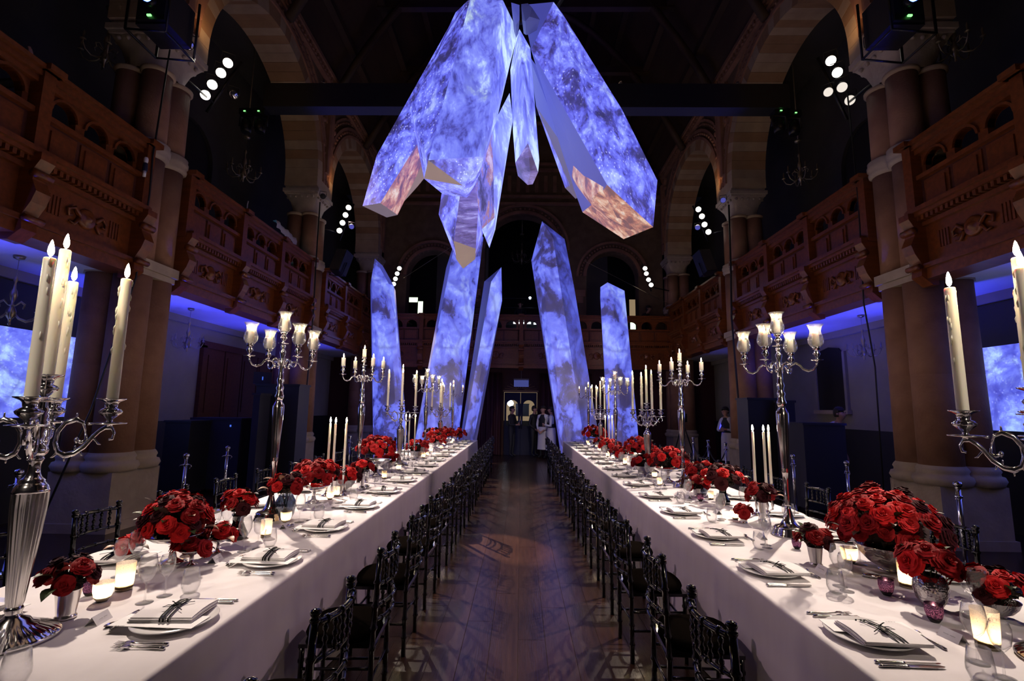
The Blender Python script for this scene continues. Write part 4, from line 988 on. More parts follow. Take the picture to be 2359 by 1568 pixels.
# groups of three tapers in slim silver sticks
def stick_me(): return MB().lathe([(.045, 0), (.046, .006), (.030, .012), (.012, .03), (.008, .06), (.014, .09), (.008, .12), (.010, .20), (.016, .22), (.010, .235), (.018, .25), (.018, .27)], 18).mesh('candlestick')
STK = stick_me()
for sx, y, x0 in ((-1, 5.2, 1.93), (1, 4.62, 2.22), (-1, 8.75, 1.95), (1, 11.0, 1.95)):
    side = 'left' if sx < 0 else 'right'
    for i, (dx, dy) in enumerate(((-.075, .02), (.0, -.03), (.085, .05))):
        p = (sx * x0 + dx, y + dy, TZ); wh = ('nearer', 'farther')[y > 7]; w3 = ('leftmost', 'middle', 'rightmost')[i]
        obj('candlestick', STK, 'silver', None, p, label='slim silver candlestick, %s of three in the %s trio on the %s table' % (w3, wh, side), category='candlestick', group='slim candlesticks in trios')
        taper((p[0], p[1], TZ + .262), .48, .012, 'white taper candle, %s of three in the %s trio on the %s table' % (w3, wh, side), 'tapers in trios')

# ------------------------------------------------------------------ flowers
def rose_me(seed, open_=1.0):
    r = random.Random(seed); b = MB()
    rings = [(4, .006, .0095, .030, .037, 1.1), (4, .010, .0155, .024, .038, 1.05), (5, .015, .022, .014, .037, 1.0), (5, .020, .029, .006, .033, .95), (6, .022, .035, .000, .026, .9), (6, .022, .039, .000, .016, .9)]
    for ri, (n, r0, r1, z0, z1, w_) in enumerate(rings):
        off = r.random() * 6
        for i in range(n):
            a0 = off + 2 * PI * i / n + r.uniform(-.1, .1); hw = PI / n * 1.35 * w_ + .15; vs = []
            tilt = r.uniform(.85, 1.12)
            for v in range(4):
                vv = v / 3
                for u in range(4):
                    uu = -1 + 2 * u / 3; a = a0 + uu * hw * (.55 + .45 * math.sin(PI * min(1, vv * .8 + .15)))
                    rr = (r0 * .35 + (r1 * tilt * open_ - r0 * .35) * (vv ** 1.4)) * (1 - .06 * abs(uu)) + (.004 * vv ** 3 if ri > 1 else 0) + (.0025 if u % 2 else -.001) * (i % 2)
                    zz = -.012 + (z1 + .012) * (math.sin(vv * PI / 2) ** .8) - (.007 * max(0, vv - .66) * 3 if ri > 1 else 0) - .003 * uu * uu * vv
                    vs.append((rr * math.cos(a), rr * math.sin(a), zz))
            b.add(vs, [(k * 4 + j, k * 4 + j + 1, k * 4 + j + 5, k * 4 + j + 4) for k in range(3) for j in range(3)], 0, True)
    pts = []
    for i in range(22):
        a = i * .62; rr = .0095 * (1 - i / 26); pts.append((rr * math.cos(a), rr * math.sin(a), .028 + .008 * (i / 22)))
    b.tube(pts, .0024, 4); b.lathe([(.001, -.016), (.014, -.010), (.018, .004), (.012, .02), (.001, .028)], 8, cap=False)
    return b
ROSES = {}
def rose(parent, p, d, sc, kind):
    v = random.randrange(3); key = (v, kind)
    if key not in ROSES: ROSES[key] = rose_me(v, (1.0, 1.08, .92)[v]).mesh('rose')
    q = Vector(d).to_track_quat('Z', 'Y').to_euler(); o = obj('rose', ROSES[key], kind, parent, p, q, sc); return o
def leaf_me(s=1.):
    b = MB(); vs = []; n = 6
    for i in range(n + 1):
        t = i / n; w_ = .016 * math.sin(PI * min(1, t * 1.02 + .02)) ** .8
        z = .012 * math.sin(t * 2.6)
        vs += [(-w_, .058 * t, z + w_ * .35), (0, .058 * t, z), (w_, .058 * t, z + w_ * .35)]
    fs = [(3 * i + k, 3 * i + k + 1, 3 * i + k + 4, 3 * i + k + 3) for i in range(n) for k in range(2)]
    m = len(vs); vs2 = [(x, y, z - .0008) for x, y, z in vs]
    b.add(vs + vs2, fs + [tuple(m + q for q in f[::-1]) for f in fs], 0, True); return b.mesh('leaf')
def foliage_me():                                           # knotted mass of dark leaves that the stems are pushed into
    r = random.Random(5); b = MB(); b.ball((0, 0, 0), .72, 12)
    for i in range(150):
        zf = r.uniform(-.7, 1); a = r.uniform(0, 2 * PI); rr = math.sqrt(1 - zf * zf); d = Vector((rr * math.cos(a), rr * math.sin(a), zf)); o1 = d.orthogonal().normalized(); o2 = d.cross(o1)
        t = r.uniform(0, 6); u = o1 * math.cos(t) + o2 * math.sin(t); v = d.cross(u); p = d * .66
        b.add([p - v * .10, p + u * .20 + d * .20, p + v * .10, p - u * .05 + d * .32], [(0, 1, 2), (0, 2, 3), (0, 3, 1), (1, 3, 2)])
    return b.mesh('foliage')
VES = {
    'compote': (lambda: MB().lathe([(.075, 0), (.078, .006), (.05, .016), (.022, .03), (.016, .07), (.020, .10), (.04, .115), (.11, .135), (.145, .16), (.150, .166), (.143, .166), (.10, .145), (.03, .125), (.001, .122)], 32, flute=None), 'silver', .15),
    'bowl': (lambda: MB().lathe([(.05, 0), (.052, .006), (.04, .012), (.09, .04), (.125, .08), (.14, .12), (.143, .126), (.136, .124), (.11, .08), (.06, .03), (.001, .02)], 32), 'hammered_silver', .12),
    'dish': (lambda: MB().lathe([(.035, 0), (.036, .004), (.012, .012), (.010, .05), (.03, .062), (.065, .08), (.072, .088), (.066, .088), (.03, .07), (.001, .066)], 24), 'silver', .085),
    'cup': (lambda: MB().lathe([(.032, 0), (.036, .003), (.036, .010), (.032, .013), (.031, .02), (.042, .105), (.045, .108), (.045, .112), (.040, .112), (.029, .02), (.001, .016)], 28), 'silver_soft', .105),
    'tall_cup': (lambda: MB().lathe([(.032, 0), (.034, .01), (.022, .02), (.022, .03), (.032, .16), (.036, .165), (.032, .165), (.02, .04), (.001, .03)], 24), 'silver', .16),
    'globe': (lambda: MB().lathe([(.035, 0), (.042, .004), (.065, .04), (.078, .09), (.076, .12), (.062, .155), (.050, .165), (.047, .165), (.060, .152), (.074, .118), (.075, .09), (.062, .042), (.001, .01)], 32), 'hammered_silver', .165),
    'grey_vase': (lambda: MB().lathe([(.035, 0), (.045, .004), (.062, .04), (.070, .09), (.064, .135), (.050, .16), (.047, .17), (.045, .17), (.047, .16), (.061, .134), (.067, .09), (.059, .042), (.001, .012)], 32), 'glass_grey', .165),
    'dark_vase': (lambda: MB().lathe([(.05, 0), (.066, .006), (.070, .03), (.05, .07), (.034, .11), (.036, .15), (.042, .165), (.039, .165), (.032, .15), (.030, .11), (.046, .07), (.062, .03), (.001, .01)], 32), 'glass_dark', .16)}
def bouquet(label, ves, px, py, R, H, n, sc=1.0, Y=None, pos=None, cat='flower arrangement', kinds=None, up=0., leaves=6, vs=1.0, group=None):
    """px,py: where the vessel stands on the cloth in the picture; R,H: radius and height of the flower dome"""
    p = Vector(pos) if pos else aZ(px, py, TZ); p.z = TZ
    t = thing('rose_arrangement', label, cat, p, random.uniform(0, 6), group)
    fn, mt, top = VES[ves]
    obj(ves if ves in ('bowl', 'dish', 'cup') else {'compote': 'footed_bowl', 'tall_cup': 'cup', 'globe': 'globe_vase', 'grey_vase': 'vase', 'dark_vase': 'vase'}[ves], cached('ves' + ves, lambda: fn().mesh(ves)), mt, t, scale=vs)
    top = top * vs; c = Vector((0, 0, top + up))
    obj('foliage', cached('folm', foliage_me), 'foliage_dark', t, c, scale=(R * .74, R * .74, H * .72))
    if ves in ('grey_vase', 'dark_vase', 'globe'):
        b = MB()
        for i in range(5): a = i * 1.3; b.tube([(.03 * math.cos(a), .03 * math.sin(a), top + .02), (.02 * math.cos(a + 2.5), .02 * math.sin(a + 2.5), .03)], .003, 5)
        obj('stems', b, 'leaf_green', t)
    kinds = kinds or ['rose_red', 'rose_red', 'rose_deep', 'rose_deep', 'rose_dark']
    for i in range(n):
        zf = 1 - (i + .5) / n * 1.18; a = i * 2.39996 + random.uniform(-.2, .2)
        rr = math.sqrt(max(0, 1 - zf * zf)); d = Vector((rr * math.cos(a), rr * math.sin(a), zf))
        q = c + Vector((d.x * R * random.uniform(.85, 1.08), d.y * R * random.uniform(.85, 1.08), d.z * H * random.uniform(.88, 1.1)))
        rose(t, q, d + Vector((0, 0, .35)), sc * random.uniform(.85, 1.2), random.choice(kinds))
    lf = cached('leaf', leaf_me)
    for i in range(leaves):
        a = random.uniform(0, 2 * PI); zf = random.uniform(-.25, .7); rr = math.sqrt(1 - zf * zf); d = Vector((rr * math.cos(a), rr * math.sin(a), zf))
        q = c + Vector((d.x * R * .95, d.y * R * .95, d.z * H * .95)); e = (d + Vector((0, 0, random.uniform(-.5, .3)))).to_track_quat('Y', 'Z').to_euler()
        k2 = random.choice(('leaf_dark', 'leaf_dark', 'leaf_green', 'leaf_pale'))
        obj('leaf', cached(('leaf', k2), lambda: lf.copy()), k2, t, q, e, random.uniform(.9, 1.6))
    return t
random.seed(21)
DK = ['rose_deep', 'rose_dark', 'rose_deep']; BR = ['rose_red', 'rose_pink', 'rose_red', 'rose_deep']
# left table, near to far
bouquet('dark red roses in a silver julep cup beside the nearest left candelabrum', 'cup', 150, 1424, .082, .07, 9, 1.05, kinds=DK + ['rose_deep'], leaves=4, up=.04, vs=1.1)
bouquet('single open red rose with green leaves on a small footed glass dish, left table', 'dish', 290, 1292, .04, .03, 3, 1.1, kinds=['rose_red'], leaves=7)
bouquet('large dome of red and burgundy roses on a silver footed bowl, nearest on left table', 'compote', 396, 1296, .16, .155, 30, 1.15, up=.06, leaves=16)
bouquet('low dark red roses in a silver dish in front of the large left dome', 'dish', 440, 1300, .07, .045, 6, 1.1, kinds=DK + ['rose_red'], leaves=3)
bouquet('red roses in a silver dish just beyond the large left dome', 'dish', 500, 1272, .07, .05, 6, 1.1, leaves=4, up=.02)
bouquet('upright red roses in a dark glass vase behind the silver dish, left table', 'dark_vase', 545, 1240, .085, .09, 9, 1.15, up=.06, leaves=5)
bouquet('red roses in a grey glass vase beside the tall left candelabrum', 'grey_vase', 655, 1196, .13, .085, 14, 1.2, up=.06, kinds=DK + ['rose_red'], leaves=5, vs=1.15)
bouquet('wide dome of red roses on a silver footed bowl, second large one on left table', 'compote', 0, 0, .20, .13, 24, 1.25, up=.10, leaves=8, pos=(-1.98, 4.85, TZ))
bouquet('red roses in a low silver bowl behind the trio of left candles', 'bowl', 0, 0, .15, .08, 14, 1.2, up=.02, leaves=6, pos=(-1.95, 5.55, TZ))
bouquet('dark red roses in a silver cup under the bare-candle candelabrum, left table', 'tall_cup', 0, 0, .11, .08, 9, 1.3, up=.05, leaves=4, pos=(-1.80, 5.75, TZ), kinds=DK + ['rose_red'])
bouquet('large dome of bright red roses on a silver footed bowl, middle of left table', 'compote', 0, 0, .24, .15, 30, 1.2, up=.16, leaves=14, pos=(-1.93, 6.75, TZ), kinds=BR, vs=1.3)
bouquet('red roses in a low bowl beyond the middle dome on left table', 'bowl', 0, 0, .17, .10, 16, 1.2, up=.03, leaves=6, pos=(-1.98, 7.45, TZ))
bouquet('red roses around the farther trio of candles on left table', 'bowl', 0, 0, .20, .13, 18, 1.25, up=.05, leaves=6, pos=(-1.90, 9.25, TZ), kinds=BR)
bouquet('red roses in a silver bowl past the farther left trio', 'compote', 0, 0, .20, .12, 16, 1.3, up=.03, leaves=6, pos=(-1.85, 10.9, TZ), kinds=BR)
bouquet('wide red rose dome beside the farthest fluted candelabrum, left table', 'compote', 0, 0, .27, .15, 22, 1.4, up=.12, leaves=6, pos=(-1.95, 11.5, TZ))
bouquet('red roses near the far end of left table', 'bowl', 0, 0, .24, .14, 16, 1.5, up=.12, leaves=4, pos=(-1.95, 12.9, TZ), kinds=BR)
bouquet('last red rose bowl at far end of left table', 'compote', 0, 0, .24, .14, 16, 1.5, up=.05, leaves=4, pos=(-1.75, 13.7, TZ), kinds=BR)
# right table
bouquet('red roses in a low silver pot at the right edge of the picture', 'bowl', 2300, 1420, .13, .06, 12, 1.15, up=.05, leaves=6, kinds=['rose_red', 'rose_deep', 'rose_dark'], vs=.6)
bouquet('big red roses in a hammered silver globe vase on right table', 'globe', 2148, 1398, .085, .06, 8, 1.4, kinds=['rose_red', 'rose_deep', 'rose_red'], up=.05, leaves=2, vs=.92)
bouquet('very large dome of red roses in a hammered silver bowl, right table', 'bowl', 0, 0, .265, .20, 58, 1.32, up=.10, leaves=26, pos=(2.21, 3.12, TZ), kinds=BR + ['rose_deep', 'rose_dark'], vs=1.15)
bouquet('dark roses in a silver julep cup beside the very large right dome', 'cup', 1880, 1302, .085, .06, 8, 1.05, up=.04, kinds=DK + ['rose_dark'], leaves=12)
bouquet('tight red roses in a tall silver cup beside the tall right candelabrum', 'tall_cup', 1758, 1202, .10, .085, 10, 1.2, up=.05, kinds=['rose_red', 'rose_deep', 'rose_dark'], leaves=4)
bouquet('two dark red roses in a small silver cup, right table', 'cup', 1714, 1204, .05, .03, 4, 1.2, kinds=['rose_deep'], leaves=1, vs=.8)
bouquet('red roses in a dark glass vase behind the trio of right candles', 'dark_vase', 0, 0, .19, .12, 20, 1.25, up=.08, leaves=8, pos=(2.05, 5.15, TZ), kinds=BR + ['rose_dark'])
bouquet('loose red roses beneath the bare-candle candelabrum, right table', 'grey_vase', 0, 0, .16, .10, 12, 1.3, up=.06, leaves=5, pos=(2.06, 5.75, TZ))
bouquet('low dark red roses in front of the bare-candle candelabrum, right table', 'cup', 0, 0, .12, .09, 8, 1.4, up=.02, leaves=3, pos=(1.93, 5.55, TZ), kinds=DK)
bouquet('broad dome of red and burgundy roses, middle of right table', 'compote', 0, 0, .24, .16, 28, 1.25, up=.10, leaves=8, pos=(1.95, 6.65, TZ), kinds=BR + ['rose_dark'], vs=1.1)
bouquet('dark red roses in a low bowl by the middle right candelabrum', 'bowl', 0, 0, .17, .10, 12, 1.35, up=.03, leaves=4, pos=(1.82, 7.35, TZ), kinds=DK + ['rose_red'])
bouquet('red and green rose dome in a silver bowl beyond the middle right candelabrum', 'bowl', 0, 0, .25, .16, 24, 1.3, up=.12, leaves=14, pos=(2.02, 8.5, TZ), kinds=BR, vs=1.4)
bouquet('red roses in a cup before the farther shaded candelabrum, right table', 'bowl', 0, 0, .17, .10, 12, 1.4, up=.02, leaves=4, pos=(1.86, 9.3, TZ))
bouquet('red rose cluster beside the farther trio, right table', 'bowl', 0, 0, .20, .12, 14, 1.4, up=.05, leaves=4, pos=(1.88, 10.55, TZ), kinds=BR)
bouquet('red roses beyond the farther trio, right table', 'bowl', 0, 0, .22, .12, 14, 1.4, up=.05, leaves=4, pos=(1.90, 11.45, TZ))
bouquet('red rose dome in a silver footed bowl, far end of right table', 'compote', 0, 0, .30, .17, 22, 1.5, up=.14, leaves=12, pos=(1.90, 12.7, TZ), kinds=BR, vs=1.2)

# ------------------------------------------------------------------ votives
def votive(label, kind, p, s=1.0, group=None):
    p = Vector(p); p.z = TZ; t = thing('votive_holder', label, 'candle holder', p, random.uniform(0, 6), group)
    if kind == 'tall': pr = [(.034, .006), (.037, .05), (.040, .125)]; bt = 'mercury_clear'; base = [(.001, 0), (.034, 0), (.0345, .022), (.001, .022)]; r = .034; H = .125
    elif kind == 'clear': pr = [(.020, .004), (.034, .022), (.041, .05), (.042, .085)]; bt = 'mercury_clear'; base = [(.001, 0), (.020, 0), (.033, .018), (.001, .018)]; H = .085
    else: pr = [(.018, .004), (.030, .022), (.037, .05), (.036, .082)]; bt = 'mercury_purple'; base = [(.001, 0), (.018, 0), (.029, .018), (.001, .018)]; H = .082
    obj('glass_cup', cached('vot' + kind, lambda: MB().lathe(pr, 24, cap=False).mesh('glass_cup')), bt, t, scale=s)
    obj('cup_base', cached('votb' + kind, lambda: MB().lathe(base, 24, cap=False).mesh('cup_base')), 'black_metal' if kind == 'dark' else 'chandelier_metal', t, scale=s)
    obj('tealight', cached('teal', lambda: MB().lathe([(.001, 0), (.018, 0), (.019, .014), (.015, .013), (.001, .012)], 16, cap=False).mesh('tealight')), 'wax', t, (0, 0, .018 * s), scale=s)
    obj('flame', FLT, 'tealight_flame', t, (0, 0, .032 * s), scale=s)
VN = {'tall': 'tall flecked glass cylinder candle holder', 'clear': 'rounded flecked glass votive', 'dark': 'dark purple flecked glass votive'}
for px, py, kd, s, lb in ((235, 1384, 'clear', 1.0, 'glowing, in front of the cylinder near the left julep cup'), (285, 1358, 'tall', 1.05, 'glowing, near the left julep cup'), (205, 1371, 'dark', .8, 'half hidden behind the left julep cup'),
                          (428, 1276, 'clear', .8, 'in front of the big left rose dome'), (612, 1236, 'tall', .95, 'at the foot of the tall left candelabrum'), (658, 1203, 'clear', 1.0, 'in front of the grey left vase'),
                          (760, 1150, 'clear', .9, 'below the second left dome'), (775, 1143, 'tall', .8, 'below the second left dome'), (885, 1102, 'tall', .8, 'below the middle left dome'), (918, 1083, 'clear', .9, 'beyond the middle left dome'),
                          (975, 1055, 'tall', .9, 'by the farther trio, left table'),
                          (2154, 1432, 'dark', .95, 'in front of the globe vase, right table'), (2043, 1370, 'dark', .95, 'between glasses, second place of right table'), (2276, 1490, 'tall', 1.15, 'glowing behind a wine glass, right table edge'),
                          (2092, 1352, 'tall', 1.1, 'behind the globe vase, right table'), (1836, 1264, 'dark', .8, 'at the foot of the tall right candelabrum'), (1694, 1196, 'clear', .9, 'by the small cup, right table'),
                          (1614, 1154, 'dark', .9, 'right table, third place'), (1638, 1150, 'tall', .7, 'right table, behind the dark one'), (1520, 1118, 'tall', .8, 'right table, fifth place'), (1508, 1100, 'clear', .9, 'right table, near the broad dome'),
                          (1880 + 78, 1296, 'clear', 1.1, 'under the very large dome, right table'), (1440, 1070, 'tall', .9, 'right table, beyond the broad dome'), (1400, 1052, 'clear', .9, 'right table, far half')):
    votive('%s %s' % (VN[kd], lb), kd, aZ(px, py, TZ), s, 'votive candle holders')
for sx in (-1, 1):
    for k in range(6):
        votive('small flecked glass votive, %s of the far ones on %s table' % (ORD[k], 'left' if sx < 0 else 'right'), 'clear', (sx * (1.78 + .08 * (k % 2)), 9.6 + .85 * k, TZ), .9, 'far votives')
for px, py, s2 in ((540 + 190, 1128, 0),):
    pass
# silver table-number style ornaments lying by the vases
for i, (px, py, lb) in enumerate(((662, 1214, 'left table beside the grey vase'), (845, 1120, 'left table before the middle dome'), (2010, 1330, 'right table between the glasses'))):
    p = aZ(px, py, TZ); t = thing('silver_shell', 'small ribbed silver shell ornament, ' + lb, 'ornament', p, random.uniform(0, 3))
    obj('shell', cached('shell', lambda: MB().lathe([(.001, 0, 0), (.02, .002, .1), (.034, .012, .12), (.030, .022, .12), (.001, .03, 0)], 32, flute=10).mesh('shell')), 'silver', t, scale=(1.4, .8, .8)); obj('foot', MB().tube([(-.03, 0, .003), (.03, 0, .003)], .003, 6), 'silver', t)

#@@PART3
# ------------------------------------------------------------------ crystals
def hull(pts, org):
    bm = bmesh.new()
    for p in pts: bm.verts.new(Vector(p) - org)
    r = bmesh.ops.convex_hull(bm, input=bm.verts)
    for v in [v for v in bm.verts if not v.link_faces]: bm.verts.remove(v)
    bmesh.ops.dissolve_limit(bm, angle_limit=math.radians(1.5), verts=bm.verts, edges=bm.edges)
    bmesh.ops.recalc_face_normals(bm, faces=bm.faces)
    return bm
def crystal(name, label, pts, mats, rule, depth=.5, floor=False, cat='crystal', extra=()):
    """pts: visible corners as picture position + distance; the far corners are added behind them so it is a closed solid"""
    P = [aY(*p) for p in pts]; c = sum(P, Vector()) / len(P)
    for (px, py, Y) in pts:
        q = aY(px, py, Y); back = q + Vector((c.x - q.x, 0, (c.z - q.z) * .12)) * .30 + Vector((0, depth, 0)); P.append(back)
    P += [aY(*p) for p in extra]
    if floor:
        for q in P: q.z = 0 if q.z < .6 else q.z
    org = Vector((sum(p.x for p in P) / len(P), sum(p.y for p in P) / len(P), 0 if floor else max(p.z for p in P)))
    bm = hull(P, org); me = bpy.data.meshes.new(name)
    for f in bm.faces:
        f.material_index = rule(f.normal.copy(), (CAM - (f.calc_center_median() + org)).normalized().dot(f.normal), f.calc_center_median() + org)
    bm.to_mesh(me); bm.free()
    o = obj(name, me, mats, None, org, label=label, category=cat); return o
def hc(u, v, Y): return (820 + u / 2.614, v / 2.614, Y)       # a point read off the enlarged crop of the hanging cluster
def fc(u, v, Y): return (830 + u / 2.703, 480 + v / 2.703, Y) # a point read off the crop of the standing crystals
def pxof(p):
    v = Vector(p) - CAM; z = v.dot(FWD); return IW / 2 + F_PX * v.dot(RGT) / z, IH / 2 - F_PX * v.dot(UPV) / z
side = lambda lim=.25, low=-.30: (lambda n, d, c: 2 if n.z < low else (1 if d < lim or abs(n.x) > .93 else 0))
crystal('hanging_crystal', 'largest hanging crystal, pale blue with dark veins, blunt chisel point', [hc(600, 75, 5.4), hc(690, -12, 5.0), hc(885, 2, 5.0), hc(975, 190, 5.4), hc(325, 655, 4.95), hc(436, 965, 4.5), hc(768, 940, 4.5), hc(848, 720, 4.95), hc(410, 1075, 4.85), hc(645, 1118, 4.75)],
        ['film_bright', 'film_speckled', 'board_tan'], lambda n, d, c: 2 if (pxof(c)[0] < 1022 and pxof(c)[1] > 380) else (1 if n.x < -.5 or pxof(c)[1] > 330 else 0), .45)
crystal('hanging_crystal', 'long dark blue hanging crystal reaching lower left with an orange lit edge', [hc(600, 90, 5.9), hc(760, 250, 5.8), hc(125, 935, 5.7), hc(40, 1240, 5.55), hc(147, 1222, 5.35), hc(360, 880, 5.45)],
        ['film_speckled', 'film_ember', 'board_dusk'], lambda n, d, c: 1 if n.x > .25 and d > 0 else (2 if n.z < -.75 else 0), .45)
crystal('hanging_crystal', 'plain grey dimly glowing hanging crystal tucked behind the orange-edged one', [hc(520, 500, 6.4), hc(640, 560, 6.4), hc(400, 860, 6.3), hc(388, 1015, 6.2), hc(330, 1068, 6.2), hc(185, 1185, 6.2), hc(265, 1045, 6.2)], ['board_dusk', 'board_dusk', 'board_tan'], side(), .3)
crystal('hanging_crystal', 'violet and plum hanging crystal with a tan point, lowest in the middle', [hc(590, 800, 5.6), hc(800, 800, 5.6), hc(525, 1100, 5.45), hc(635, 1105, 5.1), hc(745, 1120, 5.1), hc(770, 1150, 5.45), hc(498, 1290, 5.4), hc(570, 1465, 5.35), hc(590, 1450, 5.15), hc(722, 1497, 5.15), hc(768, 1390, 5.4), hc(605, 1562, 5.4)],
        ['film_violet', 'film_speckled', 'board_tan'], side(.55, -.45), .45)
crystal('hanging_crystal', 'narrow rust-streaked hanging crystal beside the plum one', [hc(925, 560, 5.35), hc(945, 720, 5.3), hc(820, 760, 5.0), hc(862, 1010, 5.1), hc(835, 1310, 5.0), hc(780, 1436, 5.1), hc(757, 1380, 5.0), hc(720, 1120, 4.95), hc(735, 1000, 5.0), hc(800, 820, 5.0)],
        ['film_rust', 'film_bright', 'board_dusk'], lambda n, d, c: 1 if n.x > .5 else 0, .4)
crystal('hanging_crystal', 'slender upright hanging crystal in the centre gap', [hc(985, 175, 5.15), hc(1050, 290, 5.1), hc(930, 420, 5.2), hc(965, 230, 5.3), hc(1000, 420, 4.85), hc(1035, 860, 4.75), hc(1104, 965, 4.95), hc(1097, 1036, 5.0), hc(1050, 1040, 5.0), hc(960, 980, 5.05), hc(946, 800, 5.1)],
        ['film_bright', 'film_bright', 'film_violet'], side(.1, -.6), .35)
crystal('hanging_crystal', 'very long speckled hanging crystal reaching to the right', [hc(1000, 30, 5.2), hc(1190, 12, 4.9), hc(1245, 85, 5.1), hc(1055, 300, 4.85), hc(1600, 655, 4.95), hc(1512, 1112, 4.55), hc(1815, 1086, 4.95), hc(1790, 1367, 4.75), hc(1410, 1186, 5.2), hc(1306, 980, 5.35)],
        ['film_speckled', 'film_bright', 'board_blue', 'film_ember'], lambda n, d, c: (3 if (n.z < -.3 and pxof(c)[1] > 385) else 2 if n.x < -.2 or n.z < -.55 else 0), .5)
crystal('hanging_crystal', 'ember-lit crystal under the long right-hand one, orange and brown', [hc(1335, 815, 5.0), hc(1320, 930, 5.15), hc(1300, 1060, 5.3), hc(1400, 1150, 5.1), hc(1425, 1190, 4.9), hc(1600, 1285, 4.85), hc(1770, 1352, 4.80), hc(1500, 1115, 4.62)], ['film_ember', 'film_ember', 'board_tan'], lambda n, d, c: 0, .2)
crystal('hanging_crystal', 'plain blue dimly glowing crystal behind the long right-hand one', [hc(1040, 330, 5.6), hc(1110, 430, 5.6), hc(1085, 640, 5.7), hc(1205, 880, 5.7), hc(1250, 880, 5.5), hc(1300, 1075, 5.7), hc(1395, 1147, 5.7), hc(1340, 1060, 5.5)], ['board_blue', 'film_speckled', 'board_dusk'], side(.3, -.4), .3)
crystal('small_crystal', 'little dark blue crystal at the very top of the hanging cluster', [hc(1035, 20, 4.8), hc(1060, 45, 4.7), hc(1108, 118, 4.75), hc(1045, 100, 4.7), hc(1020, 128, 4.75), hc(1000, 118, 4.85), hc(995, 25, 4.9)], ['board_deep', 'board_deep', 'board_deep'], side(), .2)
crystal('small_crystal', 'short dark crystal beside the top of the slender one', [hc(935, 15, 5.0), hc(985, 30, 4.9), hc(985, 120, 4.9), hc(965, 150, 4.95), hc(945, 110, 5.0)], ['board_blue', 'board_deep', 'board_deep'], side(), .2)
ri = thing('hanging_rig', 'black steel ring and wires that carry the hanging crystals', 'rig', tuple(aY(1195, -30, 5.3)))
obj('steel_ring', MB().lathe([(.55, 0), (.6, .0), (.6, .08), (.55, .08), (.55, 0)], 24, cap=False), 'black_metal', ri)
for i in range(4):
    a = i * PI / 2 + .4; obj('wire', MB().tube([(.57 * math.cos(a), .57 * math.sin(a), .05), (.1 * math.cos(a), 4.0, 4.6)], .006, 4), 'black_metal', ri)
FF = lambda n, d, c: (0 if d > .42 else 1)
FR = lambda n, d, c: (1 if d < .3 else 2 if n.x > .25 else 0)
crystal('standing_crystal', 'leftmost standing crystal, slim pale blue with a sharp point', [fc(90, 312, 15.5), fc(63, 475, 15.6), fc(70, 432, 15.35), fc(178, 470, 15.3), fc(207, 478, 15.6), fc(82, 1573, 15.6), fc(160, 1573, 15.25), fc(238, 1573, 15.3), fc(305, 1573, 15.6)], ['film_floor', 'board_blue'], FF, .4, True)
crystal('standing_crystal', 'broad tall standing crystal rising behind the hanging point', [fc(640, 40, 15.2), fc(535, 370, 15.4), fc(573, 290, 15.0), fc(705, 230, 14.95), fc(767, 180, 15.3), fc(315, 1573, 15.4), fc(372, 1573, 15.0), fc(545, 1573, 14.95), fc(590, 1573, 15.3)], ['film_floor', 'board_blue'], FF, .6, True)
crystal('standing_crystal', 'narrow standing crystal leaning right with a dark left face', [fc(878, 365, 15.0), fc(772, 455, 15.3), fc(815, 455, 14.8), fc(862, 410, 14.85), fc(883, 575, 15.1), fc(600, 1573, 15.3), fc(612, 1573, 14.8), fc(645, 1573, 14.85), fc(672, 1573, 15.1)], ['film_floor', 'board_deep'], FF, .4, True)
crystal('standing_crystal', 'tallest standing crystal right of the aisle, leaning left', [fc(1132, 80, 15.1), fc(1065, 325, 15.4), fc(1122, 400, 15.0), fc(1200, 186, 14.85), fc(1272, 190, 15.3), fc(1330, 480, 15.3), fc(1270, 1573, 15.4), fc(1310, 1573, 15.0), fc(1420, 1573, 14.85), fc(1515, 1573, 15.3)], ['film_floor', 'board_blue', 'film_floor_dim'], FR, .6, True)
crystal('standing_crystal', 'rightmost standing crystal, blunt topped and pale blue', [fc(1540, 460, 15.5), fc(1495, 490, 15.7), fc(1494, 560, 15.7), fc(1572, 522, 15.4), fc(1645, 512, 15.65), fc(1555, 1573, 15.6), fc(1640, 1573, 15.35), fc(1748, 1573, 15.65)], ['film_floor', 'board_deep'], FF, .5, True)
# guy wires of the rig
for a, c, Y, Y2, lb in (((930, 640), (1045, 565), 16.5, 15.0, 'left'), ((1345, 600), (1540, 700), 15.5, 17.0, 'right')):
    obj('guy_wire', MB().tube([aY(*a, Y), aY(*c, Y2)], .006, 4), 'chandelier_metal', label='thin steel guy wire crossing beside the standing crystals, %s one' % lb, category='wire')

# ------------------------------------------------------------------ video screens on the side walls
for sx in (-1, 1):
    s2 = 'left' if sx < 0 else 'right'
    t = thing('video_screen', 'large glowing blue video screen on the %s aisle wall' % s2, 'screen', (sx * (WX - .10), 6.3, 1.46))
    obj('picture', MB().box(-.012, .012, -1.9, 1.72, 0, 1.24), 'film_screen', t, (-sx * .03, 0, 0))
    obj('screen_frame', MB().box(-.02, .02, -1.95, 1.77, -.05, 0).box(-.02, .02, -1.95, 1.77, 1.24, 1.29).box(-.02, .02, 1.72, 1.77, 0, 1.24), 'black', t, (-sx * .02, 0, 0))
    obj('backdrop_drape', MB().box(min(sx * (WX - .055), sx * (WX - .03)), max(sx * (WX - .055), sx * (WX - .03)), 3.0, 8.9, .02, 3.36), 'black', label='black drape hung behind the %s video screen' % s2, category='drape')

